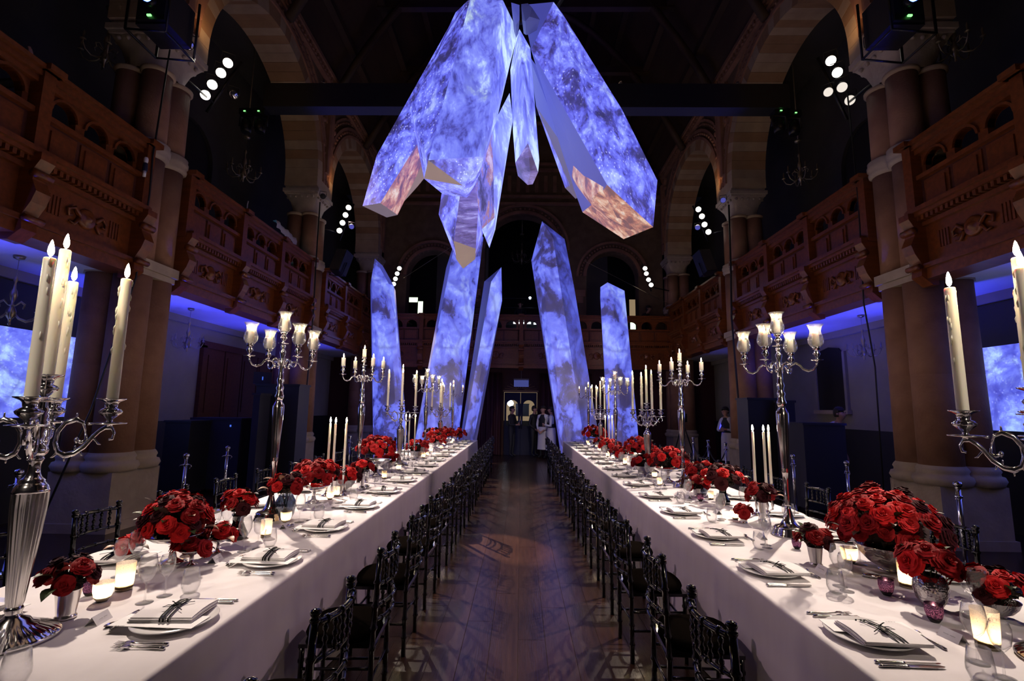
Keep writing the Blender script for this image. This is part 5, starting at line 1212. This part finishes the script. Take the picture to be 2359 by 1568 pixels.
# ------------------------------------------------------------------ chandeliers
def chand_parts():
    P = [('stem', MB().lathe([(.004, .9), (.004, .62), (.02, .60), (.03, .56), (.012, .52), (.018, .44), (.035, .40), (.045, .34), (.03, .28), (.015, .24), (.03, .18), (.055, .12), (.06, .07), (.04, .03), (.02, .0), (.012, -.05), (.02, -.07), (.001, -.09)], 16, cap=False)),
         ('ceiling_rose', MB().lathe([(.07, .90), (.06, .87), (.015, .85)], 16))]
    arm = MB().tube([(.03, 0, .10), (.10, 0, .02), (.19, 0, -.01), (.27, 0, .03), (.31, 0, .11), (.31, 0, .15)], [.012, .011, .010, .009, .008, .008], 6)
    arm.tube([(.04, 0, .2), (.10, 0, .26), (.15, 0, .22), (.13, 0, .17)], .008, 6)
    arm.lathe([(.001, .14), (.035, .15), (.038, .16), (.015, .165), (.014, .26), (.008, .285), (.001, .30)], 10, (.31, 0, 0), cap=False)
    return P, arm
CHD, CHA = chand_parts(); CHD = [(n, b.mesh(n)) for n, b in CHD]; CHA = CHA.mesh('curved_arm')
CHDU, CHAU = [(n, m.copy()) for n, m in CHD], CHA.copy()
def chandelier(label, p, s, grp, n=6):
    p = Vector(p); top = 3.52 if p.z < 3.6 else (10.0 if p.y < 18 else 10.5)
    if top == 3.52: p.z = 3.51 - .90 * s
    t = thing('chandelier', label, 'chandelier', p, .3, grp, s)
    for nm, me in CHD: obj(nm, me, 'chandelier_metal', t)
    if top > 4: obj('chain', MB().tube([(0, 0, .88), (0, 0, (top - p.z) / s + .01)], .012, 5), 'chandelier_metal', t)
    for k in range(n): obj('curved_arm', CHA, 'chandelier_metal', t, rot=(0, 0, 2 * PI * k / n))
for px, py, X, s, lb, g in ((432, 790, -6.4, .85, 'small brass chandelier under the left gallery beyond the first pier', 'chandeliers under the galleries'), (28, 700, -6.4, .9, 'brass chandelier under the left gallery before the first pier', 'chandeliers under the galleries'),
                            (1990, 810, 6.4, .85, 'small brass chandelier under the right gallery beyond the first pier', 'chandeliers under the galleries'),
                            (240, 145, -6.3, 1.0, 'unlit brass chandelier hanging above the near left gallery', 'chandeliers above the galleries'), (560, 410, -6.3, 1.1, 'unlit brass chandelier hanging above the farther left gallery', 'chandeliers above the galleries'),
                            (2200, 130, 6.3, 1.0, 'unlit brass chandelier hanging above the near right gallery', 'chandeliers above the galleries'), (1845, 418, 6.3, 1.1, 'unlit brass chandelier hanging above the farther right gallery', 'chandeliers above the galleries')):
    chandelier(lb, aX(px, py, X), s, g)
p = aY(1202, 603, 20.5); chandelier('pale unlit chandelier in the dark centre arch of the loft', p, 1.4, None, 8)
for px, s2 in ((1052, 'left'), (1385, 'right')):
    pass

# ------------------------------------------------------------------ stage lamps
def can_me(r, L):
    return MB().lathe([(r * .9, 0), (r, 0), (r * 1.04, .02), (r, .03), (r * .95, L * .6), (r * .7, L * .9), (r * .3, L), (.001, L)], 20, cap=False)
def stage_lamp(label, p, aim, r, lens, grp=None, yoke=True):
    t = thing('stage_lamp', label, 'stage lamp', p, group=grp); d = (Vector(aim) - Vector(p)).normalized()
    t.rotation_euler = (-d).to_track_quat('Z', 'Y').to_euler()
    obj('housing', cached(('can', r), lambda: can_me(r, r * 3).mesh('housing')), 'black_metal', t)
    obj('lens', cached(('lens', r, lens), lambda: MB().lathe([(.001, -.012), (r * .5, -.010), (r * .93, .004)], 20, cap=False).mesh('lens')), lens, t)
    if yoke: obj('yoke', cached(('yoke', r), lambda: MB().tube([(-r * 1.15, 0, r), (-r * 1.15, r * .8, r), (-r * 1.1, r * 1.7, r), (r * 1.1, r * 1.7, r), (r * 1.15, r * .8, r), (r * 1.15, 0, r)], .008, 5).mesh('yoke')), 'black_metal', t)
    return t
for (s2, n), pts in BOOM.items():
    sx = -1 if s2 == 'left' else 1; where = {1: 'first', 2: 'second', 3: 'third'}[n]
    P = [aY(q[0], q[1], BOOMY[n]) for q in pts]
    for i, p in enumerate(P):
        lens = 'lamp_lens' if not (s2 == 'right' and n == 1 and i > 1) else 'lamp_lens_dim'
        stage_lamp('round lit stage lamp, %s from top, boom by the %s pier, %s side' % (ORD[i], where, s2), p, (sx * 1.2, 2.0 if n < 3 else 8, 1.5), {1: .088, 2: .080, 3: .085}[n], lens, 'lit stage lamps on the booms')
    t = thing('lamp_boom', 'slanting black boom carrying four lamps by the %s pier on the %s' % (where, s2), 'boom', P[0] + Vector((0, .2, 0)))
    a = P[0] + (P[0] - P[3]) * .3; c = P[3] + (P[3] - P[0]) * .3
    o_ = P[0] + Vector((0, .2, 0))
    obj('boom_tube', MB().tube([a - o_ + Vector((0, .22, 0)), c - o_ + Vector((0, .22, 0))], .025, 8), 'black_metal', t)
    q = Vector((sx * 5.6, {1: 7.1, 2: 12.7, 3: 17.8}[n], P[3].z - .1))
    obj('boom_arm', MB().tube([P[3] - o_ + Vector((0, .22, 0)), q - o_], .02, 8), 'black_metal', t)
for px, py, Y, lens, lb in ((538, 218, 8.2, 'chrome', 'unlit stage lamp hanging below the first left boom'), (433, 102, 6.6, 'chrome', 'unlit stage lamp on the first left capital'), (1908, 212, 8.0, 'lamp_lens_dim', 'dim stage lamp left of the first right boom'),
                            (2008, 104, 6.7, 'chrome', 'unlit stage lamp on the first right capital'), (744, 452, 11.9, 'black', 'black stage lamp beside the second left capital'), (1666, 461, 11.9, 'board_blue', 'stage lamp with blue lens beside the second right capital'),
                            (810, 522, 12.6, 'board_blue', 'small unlit lamp below the second left boom'), (1607, 524, 12.6, 'board_blue', 'small blue-lensed lamp below the second right boom')):
    stage_lamp(lb, aY(px, py, Y), (0, 0, 1.5), .08 if Y < 9 else .07, lens)
fl_ = thing('flood_light', 'small white rectangular floodlight on end wall at upper right', 'floodlight', tuple(aY(1462, 533, 17.9)))
obj('housing', MB().box(-.14, .14, -.05, .12, -.10, .10), 'plaster', fl_); obj('reflector', MB().box(-.12, .12, -.06, -.05, -.08, .08), 'lamp_lens_dim', fl_); obj('bracket', MB().box(-.02, .02, .1, .5, -.03, .03), 'black', fl_)
for sx, px, py, s2 in ((-1, 347, 2, 'left'), (1, 2095, 2, 'right')):
    p = aY(px, py, 5.45); t = thing('projector', 'large black video projector with glowing blue lens above the first %s capital' % s2, 'projector', p)
    obj('body', MB().box(-.21, .21, .06, .5, -.27, .27).box(-.18, .18, .02, .06, -.24, .24), 'black_box', t)
    obj('lens', MB().lathe([(.001, 0), (.05, .01), (.06, .03)], 20, (0, 0, 0), frame=Matrix.Rotation(PI / 2, 3, 'X'), cap=False), 'blue_lens', t, (0, -.03, .0))
    obj('lens_barrel', MB().lathe([(.07, 0), (.09, 0), (.09, .12), (.07, .12), (.07, 0)], 20, frame=Matrix.Rotation(-PI / 2, 3, 'X'), cap=False), 'black_metal', t, (0, -.06, 0))
    obj('cradle', MB().tube([(-.26, -.02, .4), (-.26, -.02, -.40), (.26, -.02, -.45), (.26, -.02, .4)], .018, 6).tube([(-.26, .5, .4), (-.26, .5, -.40), (.26, .5, -.45), (.26, .5, .4)], .018, 6).tube([(-.26, -.02, -.4), (-.26, .5, -.4)], .016, 6).tube([(.26, -.02, -.45), (.26, .5, -.45)], .016, 6), 'black_metal', t)
    obj('status_light', MB().box(-.03, .02, .0, .02, -.20, -.18), 'led_green', t)
for sx, px, py, s2 in ((-1, 778, 597, 'left'), (1, 1632, 598, 'right')):
    p = aY(px, py, 12.9); t = thing('loudspeaker', 'tilted black loudspeaker hanging beyond the second %s pier' % s2, 'loudspeaker', p, rot=(math.radians(-14), math.radians(-9 * sx), math.radians(16 * sx)))
    obj('cabinet', MB().prism([(-.17, -.33), (.17, -.33), (.17, .33), (-.17, .33)], 'y', 0, .35), 'black_box', t)
    obj('grille', MB().box(-.155, .155, -.015, 0, -.315, .315), 'plaster_dark', t); obj('yoke', MB().tube([(-.2, .15, .0), (-.2, .15, -.42), (.2, .15, -.42), (.2, .15, .0)], .015, 6), 'black_metal', t)
for i, (px, py) in enumerate(((598, 305), (566, 305), (1796, 305), (1830, 310))):
    p = aY(px, py, 9.35); t = thing('moving_head_lamp', 'dark moving-head lamp with tiny green light, %s' % ('inner one on left side', 'outer one on left side', 'inner one on right side', 'outer one on right side')[i], 'stage lamp', p)
    obj('head', MB().lathe([(.09, 0), (.11, .08), (.10, .24), (.05, .30)], 14), 'black_metal', t); obj('yoke', MB().tube([(-.14, 0, .14), (-.14, 0, .36), (.14, 0, .36), (.14, 0, .14)], .02, 6).box(-.12, .12, -.1, .1, .36, .48), 'black_metal', t); obj('status_light', MB().box(-.02, .02, -.115, -.105, .40, .42), 'led_green', t)
    obj('pipe', MB().tube([(0, 0, .46), (0, 0, max(.5, 7.76 - p.z))], .02, 6), 'black_metal', t)

# ------------------------------------------------------------------ stanchions
def stan_parts():
    return [('base', MB().lathe([(.16, 0), (.16, .012), (.10, .03), (.025, .04)], 24), 'chrome'), ('post', MB().lathe([(.022, .03), (.022, .93)], 14), 'chrome'), ('collar', MB().lathe([(.022, .84), (.034, .845), (.034, .865), (.022, .87)], 14), 'chrome'),
            ('hook', MB().tube([(.03, 0, .855), (.06, 0, .85), (.07, 0, .83), (.05, 0, .80)], .006, 6).tube([(-.03, 0, .855), (-.06, 0, .85), (-.07, 0, .83)], .006, 6), 'chrome'), ('ball', MB().lathe([(.022, .93), (.03, .935), (.024, .945), (.038, .965), (.040, .98), (.034, 1.0), (.001, 1.01)], 16, cap=False), 'chrome')]
STP = [(n, b.mesh(n), m) for n, b, m in stan_parts()]
SP = []
for i, (px, py, lb) in enumerate(((430, 1045, 'left aisle, nearer of two in front of the navy case'), (525, 1028, 'left aisle, before the navy case'), (806, 1003, 'far left aisle beside the second pier'), (45, 1082, 'behind the nearest left candelabrum'),
                                  (1950, 1062, 'right aisle before the navy lectern'), (1826, 1047, 'right aisle beside the tall candelabrum'), (2205, 1110, 'right aisle behind the first pier base'), (1671, 1019, 'right, roped, nearest of three'), (1631, 1013, 'right, roped, middle of three'), (1597, 1007, 'right, roped, farthest of three'))):
    p = aZ(px, py, 1.0); p.z = 0; SP.append(p); t = thing('stanchion', 'chrome ball-topped stanchion, ' + lb, 'stanchion', p, .5, 'rope stanchions')
    for n, me, m in STP: obj(n, me, m, t)
for a, c, lb in ((7, 8, 'nearer'), (8, 9, 'farther')):
    P0, P1 = SP[a] + Vector((0, 0, .83)), SP[c] + Vector((0, 0, .83))
    obj('rope', MB().tube([P0.lerp(P1, k / 12) - Vector((0, 0, .30 * (1 - (2 * k / 12 - 1) ** 2))) for k in range(13)], .016, 6), 'black', label='black barrier rope, %s span between the right stanchions' % lb, category='rope')

# ------------------------------------------------------------------ cases and boxes in the side aisles
def case(nm, label, cat, x0, x1, ytop, Y, dpt, mat='navy_drape', leds=False):
    a, c = aY(x0, ytop, Y), aY(x1, ytop, Y); h = (a.z + c.z) / 2; w_ = (c.x - a.x) / 2
    t = thing(nm, label, cat, ((a.x + c.x) / 2, Y + dpt / 2, 0))
    obj('body', MB().box(-w_, w_, -dpt / 2, dpt / 2, .08, h - .04), mat, t); obj('lid', MB().box(-w_ - .02, w_ + .02, -dpt / 2 - .02, dpt / 2 + .02, h - .04, h), mat, t)
    for s3 in (-1, 1):
        for s4 in (-1, 1): obj('caster', MB().lathe([(.001, -.02), (.04, -.02), (.04, .02), (.001, .02)], 12, frame=Matrix.Rotation(PI / 2, 3, 'Y')), 'black', t, (s3 * (w_ - .08), s4 * (dpt / 2 - .08), .04))
    if leds:
        for q in (-.12, .30): obj('status_light', MB().box(q * w_ * 2 - .012, q * w_ * 2 + .012, -dpt / 2 - .012, -dpt / 2, h - .17, h - .13), 'led_blue', t)
    return t
case('equipment_case', 'wide navy equipment case with small blue lights, left aisle', 'case', 442, 556, 962, 9.6, .6, 'navy_drape', True)
case('flight_case', 'black cabinet beside the navy case in the left aisle', 'case', 382, 440, 968, 9.0, .6, 'black_box')
case('tall_cabinet', 'tall black cabinet with blue-lit edge behind the left candelabrum', 'cabinet', 592, 690, 884, 9.9, .5, 'black_box')
case('side_panel_case', 'narrow navy case standing left of the tall black cabinet', 'case', 585, 600, 905, 9.4, .4, 'navy_drape')
case('lectern', 'navy draped counter behind the right table', 'counter', 1850, 1946, 974, 8.6, .55, 'navy_drape', False)
case('tall_cabinet', 'tall black cabinet behind the tall right candelabrum', 'cabinet', 1722, 1800, 916, 9.9, .5, 'black_box')
case('side_panel_case', 'narrow blue-lit case right of the tall right cabinet', 'case', 1803, 1830, 922, 9.6, .4, 'navy_drape')
mo = thing('monitor', 'small tilted monitor with blue edge on the tall left cabinet', 'monitor', tuple(aY(604, 884, 10.1)), rz=.5)
obj('screen_body', MB().prism([(-.02, 0), (.05, 0), (.12, .25), (.05, .25)], 'x', -.17, .17), 'navy_drape', mo); obj('screen_light', MB().box(-.01, .01, -.03, -.02, .08, .15), 'led_blue', mo)
tp = thing('tripod', 'black camera tripod standing beyond right table near the third pier', 'tripod', tuple(Vector((5.0, 15.4, 0))))
for a in (.2, 2.3, 4.4): obj('leg', MB().tube([(.45 * math.cos(a), .45 * math.sin(a), 0), (0, 0, 1.35)], .02, 6), 'black_metal', tp)
obj('head', MB().box(-.1, .1, -.12, .12, 1.35, 1.6), 'black_metal', tp); obj('centre_column', MB().tube([(0, 0, .9), (0, 0, 1.4)], .02, 6), 'black_metal', tp)

# ------------------------------------------------------------------ gallery odds and ends
p = aX(568, 492, -5.55); t = thing('coat_hanger', 'white coat hanger glowing cold blue above the left gallery rail', 'hanger', p, PI / 2 - .25)
obj('hanger_bar', MB().tube([(-.19, 0, 0), (0, 0, .10), (.19, 0, 0), (-.19, 0, 0)], .010, 6), 'cold_cloth' if 'cold_cloth' in MATS else 'shirt', t); obj('hook', MB().tube([(0, 0, .10), (.0, 0, .2), (.015, 0, .27)], .012, 6), 'shirt', t)
b = MB(); vs = []; n = 14
for z, w_ in ((-.0, .17), (-.2, .2), (-.42, .22)):
    for i in range(n + 1): vs.append((-w_ + 2 * w_ * i / n, .03 * math.sin(i * 1.3), z - .02 - (.06 * abs(2 * i / n - 1) if z > -.1 else 0)))
b.add(vs, [(k * (n + 1) + i, k * (n + 1) + i + 1, (k + 1) * (n + 1) + i + 1, (k + 1) * (n + 1) + i) for k in range(2) for i in range(n)], 0, True)
obj('hung_jacket', b, 'vest', None, p, (0, 0, PI / 2 - .25), label='dark jacket hung on the white hanger behind left gallery rail', category='jacket')
def rail_cloth(label, px0, py0, px1, py1, X, mat, drop):
    a, c = aX(px0, py0, X), aX(px1, py1, X); b = MB(); vs = []; n = 16
    for z, y in ((0, .08), (.02, 0), (-drop * .5, -.03), (-drop, -.02)):
        for i in range(n + 1):
            q = a.lerp(c, i / n); s3 = 1 if X > 0 else -1; vs.append((q.x + s3 * (y + .015 * math.sin(i * 1.9)), q.y, q.z + z + .02 * math.sin(i * .8)))
    b.add(vs, [(k * (n + 1) + i, k * (n + 1) + i + 1, (k + 1) * (n + 1) + i + 1, (k + 1) * (n + 1) + i) for k in range(3) for i in range(n)], 0, True)
    obj('draped_cloth', b, mat, label=label, category='cloth')
rail_cloth('teal-glowing sheet standing behind the left gallery rail past the hanger', 622, 528, 682, 575, -5.75, 'teal_glow', .30)  # cloth emits teal itself, in place of light from a screen
rail_cloth('crumpled white cloth on top of the teal sheet, left gallery', 636, 508, 681, 550, -5.72, 'shirt', .16)
rail_cloth('teal-glowing screen edge behind the right gallery rail', 1766, 566, 1806, 528, 5.75, 'teal_glow', .32)
rail_cloth('small teal-glowing sheet behind the far left gallery rail', 775, 640, 797, 655, -5.75, 'teal_glow', .25)
for i, (pts, r, lb) in enumerate((([(-5.28, 6.55, 6.9), (-5.30, 6.5, 5.2), (-5.28, 6.5, 4.6), (-5.33, 6.5, 3.4), (-5.45, 6.2, 1.6), (-5.7, 5.9, 0.02)], .012, 'first left pier'), ([(5.30, 7.5, 6.9), (5.36, 7.55, 5.0), (5.34, 7.6, 3.4), (5.5, 7.7, 2.4), (5.6, 7.9, .02)], .012, 'first right pier'),
                                  ([(-5.25, 12.0, 6.9), (-5.22, 11.95, 5.2), (-5.22, 12.0, 4.0), (-5.25, 12.0, 2.2), (-5.3, 12.0, .02)], .018, 'second left pier'), ([(5.25, 12.0, 6.9), (5.20, 11.95, 5.2), (5.18, 12.0, 4.0), (5.24, 12.0, 2.2), (5.3, 12.0, .02)], .022, 'second right pier'))):
    obj('power_cable', MB().tube(pts, r, 6), 'black', label='black cable hanging down the %s' % lb, category='cable')
t = thing('pull_switch', 'hanging cord connector with white and blue fittings beside the first left pier', 'connector', tuple(aX(336, 372, -5.22)))
obj('plug', MB().lathe([(.02, -.02), (.028, 0), (.028, .04), (.02, .06)], 10), 'shirt', t); obj('socket', MB().lathe([(.03, -.14), (.032, -.12), (.028, -.03), (.02, -.02)], 10), 'navy_drape', t); obj('sleeve', MB().lathe([(.02, -.22), (.02, -.14)], 10), 'shirt', t)

# ------------------------------------------------------------------ people
def person(label, loc, rz, H=1.76, pose='down', top='shirt', vest=None, legs='vest', apron=None, hairm='hair', lean=0.):
    t = thing('person', label, 'person', loc, rz)
    s = H / 1.76; V = {}; E = []
    # faces -y; x to the figure's left
    V.update(pelvis=((0, 0, .95), .145), waist=((0, .01, 1.08), .125), chest=((0, -lean * .3, 1.30), .145), upper=((0, -lean * .5, 1.42), .11), neck=((0, -lean * .6 - .0, 1.50), .052), neck2=((0, -lean * .65 - .005, 1.545), .050), head0=((0, -lean * .7 - .040, 1.60), .088), head1=((0, -lean * .7 - .015, 1.70), .112))
    E += [('pelvis', 'waist'), ('waist', 'chest'), ('chest', 'upper'), ('upper', 'neck'), ('neck', 'neck2'), ('neck2', 'head0'), ('head0', 'head1')]
    for k, sg in (('l', 1), ('r', -1)):
        if pose == 'front': el, wr, hd = (sg * .27, -.04, 1.12), (sg * .07, -.25, 1.14 + .02 * sg), (sg * -.0, -.28, 1.15 + .02 * sg)
        elif pose == 'clasp': el, wr, hd = (sg * .26, .02, 1.12), (sg * .10, -.17, .93), (sg * .03, -.20, .88)
        elif pose == 'raise' and sg > 0: el, wr, hd = (sg * .34, -.20, 1.62), (sg * .27, -.22, 1.86), (sg * .26, -.22, 1.95)
        else: el, wr, hd = (sg * .25, .01, 1.13), (sg * .26, -.06, .88), (sg * .26, -.09, .80)
        V.update({'sh' + k: ((sg * .17, 0, 1.42), .062), 'el' + k: (el, .045), 'wr' + k: (wr, .028), 'hd' + k: (hd, .034), 'hip' + k: ((sg * .09, 0, .90), .10), 'kn' + k: ((sg * .10, -.02, .50), .062), 'an' + k: ((sg * .10, .02, .09), .042), 'to' + k: ((sg * .115, -.13, .035), .034)})
        E += [('upper', 'sh' + k), ('sh' + k, 'el' + k), ('el' + k, 'wr' + k), ('wr' + k, 'hd' + k), ('pelvis', 'hip' + k), ('hip' + k, 'kn' + k), ('kn' + k, 'an' + k), ('an' + k, 'to' + k)]
        hv, wv = Vector(hd), Vector(wr); d = (hv - wv).normalized(); sd = d.cross(Vector((0, 1, 0))).normalized()
        for f in range(4):
            o_ = sd * (.018 * (f - 1.5)); L = (.055, .065, .06, .048)[f]
            V['f%d%s' % (f, k)] = (tuple(hv + o_ + d * L * .5), .009); V['g%d%s' % (f, k)] = (tuple(hv + o_ * 1.1 + d * L * 1.05 + Vector((0, .01, 0))), .007); E += [('hd' + k, 'f%d%s' % (f, k)), ('f%d%s' % (f, k), 'g%d%s' % (f, k))]
        V['th' + k] = (tuple(hv + sd * .04 * (-sg) + d * .01), .010); E.append(('hd' + k, 'th' + k))
    ks = list(V); me = bpy.data.meshes.new('body'); me.from_pydata([tuple(c * s for c in V[k][0]) for k in ks], [(ks.index(a), ks.index(b)) for a, b in E], [])
    o = bpy.data.objects.new('tmp', me); COL.objects.link(o); sk = o.modifiers.new('s', 'SKIN')
    for i, k in enumerate(ks):
        me.skin_vertices[0].data[i].radius = (V[k][1] * s * (1.2 if k in ('chest', 'waist', 'pelvis') else 1), V[k][1] * s * (.85 if k in ('chest', 'waist', 'pelvis') else 1)); me.skin_vertices[0].data[i].use_root = (k == 'pelvis')
    sub = o.modifiers.new('d', 'SUBSURF'); sub.levels = 1; bpy.context.view_layer.update()
    m2 = bpy.data.meshes.new_from_object(o.evaluated_get(bpy.context.evaluated_depsgraph_get())); bpy.data.objects.remove(o)
    for q in ('skin', top, legs, vest or top, 'black'): m2.materials.append(MATS[q])
    for pl in m2.polygons:
        pl.use_smooth = True; c = pl.center / s; best = min(E, key=lambda e: (c - (Vector(V[e[0]][0]) + Vector(V[e[1]][0])) / 2).length); nm = best[0] + best[1]
        if (best[1][:2] in ('ne', 'he') and c.z > 1.47) or best[0][:2] == 'ne' or best[1][0] in 'fg' or best[1][:2] in ('th', 'hd') or (pose == 'raise' and best[1] == 'wrl'): pl.material_index = 0
        elif best[1][:2] == 'to': pl.material_index = 4
        elif best[1][:2] in ('kn', 'an') or best[0][:2] in ('hi',) or best[1][:3] == 'hip': pl.material_index = 2
        elif best[1][:2] in ('el', 'wr') or best[1][:2] == 'sh': pl.material_index = 1
        else: pl.material_index = 3
    obj('body', m2, None, t)
    hy = -lean * .7 - .02
    hb = MB().lathe([(.001, .125), (.05, .115), (.082, .085), (.098, .045), (.100, .0), (.096, -.04), (.080, -.075)], 16, cap=False)
    hb.f = [f for f in hb.f if not (sum(hb.v[i][1] for i in f) / len(f) < -.035 and sum(hb.v[i][2] for i in f) / len(f) < .062)]; hb.m = hb.m[:len(hb.f)]; hb.sm = hb.sm[:len(hb.f)]
    obj('hair', hb, hairm, t, (0, (hy + .020) * s, 1.665 * s), scale=s)
    fc_ = MB().tube([(0, hy - .078, 1.670), (0, hy - .103, 1.640), (0, hy - .082, 1.630)], [.008, .013, .009], 6)
    for sg in (-1, 1): fc_.ball((sg * .092, hy + .005, 1.645), .02, 6)
    obj('nose_and_ears', fc_, 'skin', t, scale=s)
    ey = MB()
    for sg in (-1, 1): ey.ball((sg * .033, hy - .073, 1.675), .009, 6)
    obj('eyes', ey, 'black', t, scale=s); obj('mouth', MB().tube([(-.022, hy - .074, 1.602), (0, hy - .082, 1.600), (.022, hy - .074, 1.602)], .005, 5), 'oxblood', t, scale=s)
    if apron:
        b = MB(); N = 20; vs = []
        for z, r in ((1.06, .165), (.92, .19), (.6, .20), (.30, .215)):
            for i in range(N): a = 2 * PI * i / N; vs.append((r * math.cos(a) * (1 + .03 * math.sin(5 * a)), r * .82 * math.sin(a), z))
        b.add(vs, [(k * N + i, k * N + (i + 1) % N, (k + 1) * N + (i + 1) % N, (k + 1) * N + i) for k in range(3) for i in range(N)], 0, True); obj('apron', b, apron, t, scale=s)
    return t
person('waiter with folded arms, black waistcoat, long white apron, right of the far doorway', (1.05, 16.9, 0), -PI / 2, 1.76, 'front', 'shirt', 'vest', 'vest', 'apron')
person('waiter in white shirt and apron behind the arms-folded waiter, hands clasped', (.80, 17.35, 0), -.6, 1.78, 'clasp', 'shirt', 'vest', 'vest', 'apron')
person('person all in black standing at the left of the far doorway', (-.30, 17.7, 0), 1.1, 1.76, 'front', 'vest', 'vest', 'vest')
person('person in dark suit half hidden at the right edge of the far doorway', (.50, 17.95, 0), .9, 1.78, 'clasp', 'vest', 'vest', 'vest')
person('waiter in white shirt and black waistcoat walking in right aisle beside second pier', (5.95, 14.4, 0), -.9, 1.80, 'front', 'shirt', 'vest', 'vest', 'apron', lean=.1)
person('person in pale blue shirt bending behind the navy counter, right aisle', (6.05, 9.75, 0), .5, 1.78, 'down', 'shirt', 'shirt', 'vest', lean=.2)
person('person in black raising a bare forearm on the near left gallery', tuple(Vector((-6.02, 4.9, 3.84))), 1.9, 1.78, 'raise', 'black', 'black', 'black', None, 'hair')
rs = thing('riser', 'black platform riser behind the cross gallery desk', 'platform', (0, Y1 + 1.05, 3.3)); obj('deck', MB().box(-1.4, 1.4, -.5, .5, .80, .88), 'black_box', rs)
for a in (-1.3, 1.3): obj('leg', MB().box(a - .03, a + .03, -.4, .4, 0, .8), 'black_box', rs)
person('operator in black standing behind the control desk on the cross gallery', (-.05, Y1 + .9, 4.18), 0, 1.76, 'down', 'vest', 'vest', 'vest')
person('man in dark suit on the cross gallery before the white-green lights', (-4.3, Y1 - .25, 3.3), .4, 1.80, 'down', 'vest', 'vest', 'vest')
person('person in black leaning at the rail on the right of the cross gallery', (4.62, Y1 - .25, 3.75), .9, 1.80, 'front', 'vest', 'vest', 'vest', lean=.2)
rs = thing('riser', 'small black riser under the person on right end of the cross gallery', 'platform', (4.62, Y1 - .25, 3.3)); obj('deck', MB().box(-.35, .35, -.3, .3, .38, .45), 'black_box', rs); obj('leg', MB().box(-.3, .3, -.25, .25, 0, .38), 'black_box', rs)
rs = thing('riser', 'black riser under the person on the near left gallery', 'platform', (-6.02, 4.9, 3.64)); obj('deck', MB().box(-.4, .4, -.4, .4, .12, .20), 'black_box', rs); obj('leg', MB().box(-.35, .35, -.35, .35, 0, .12), 'black_box', rs)
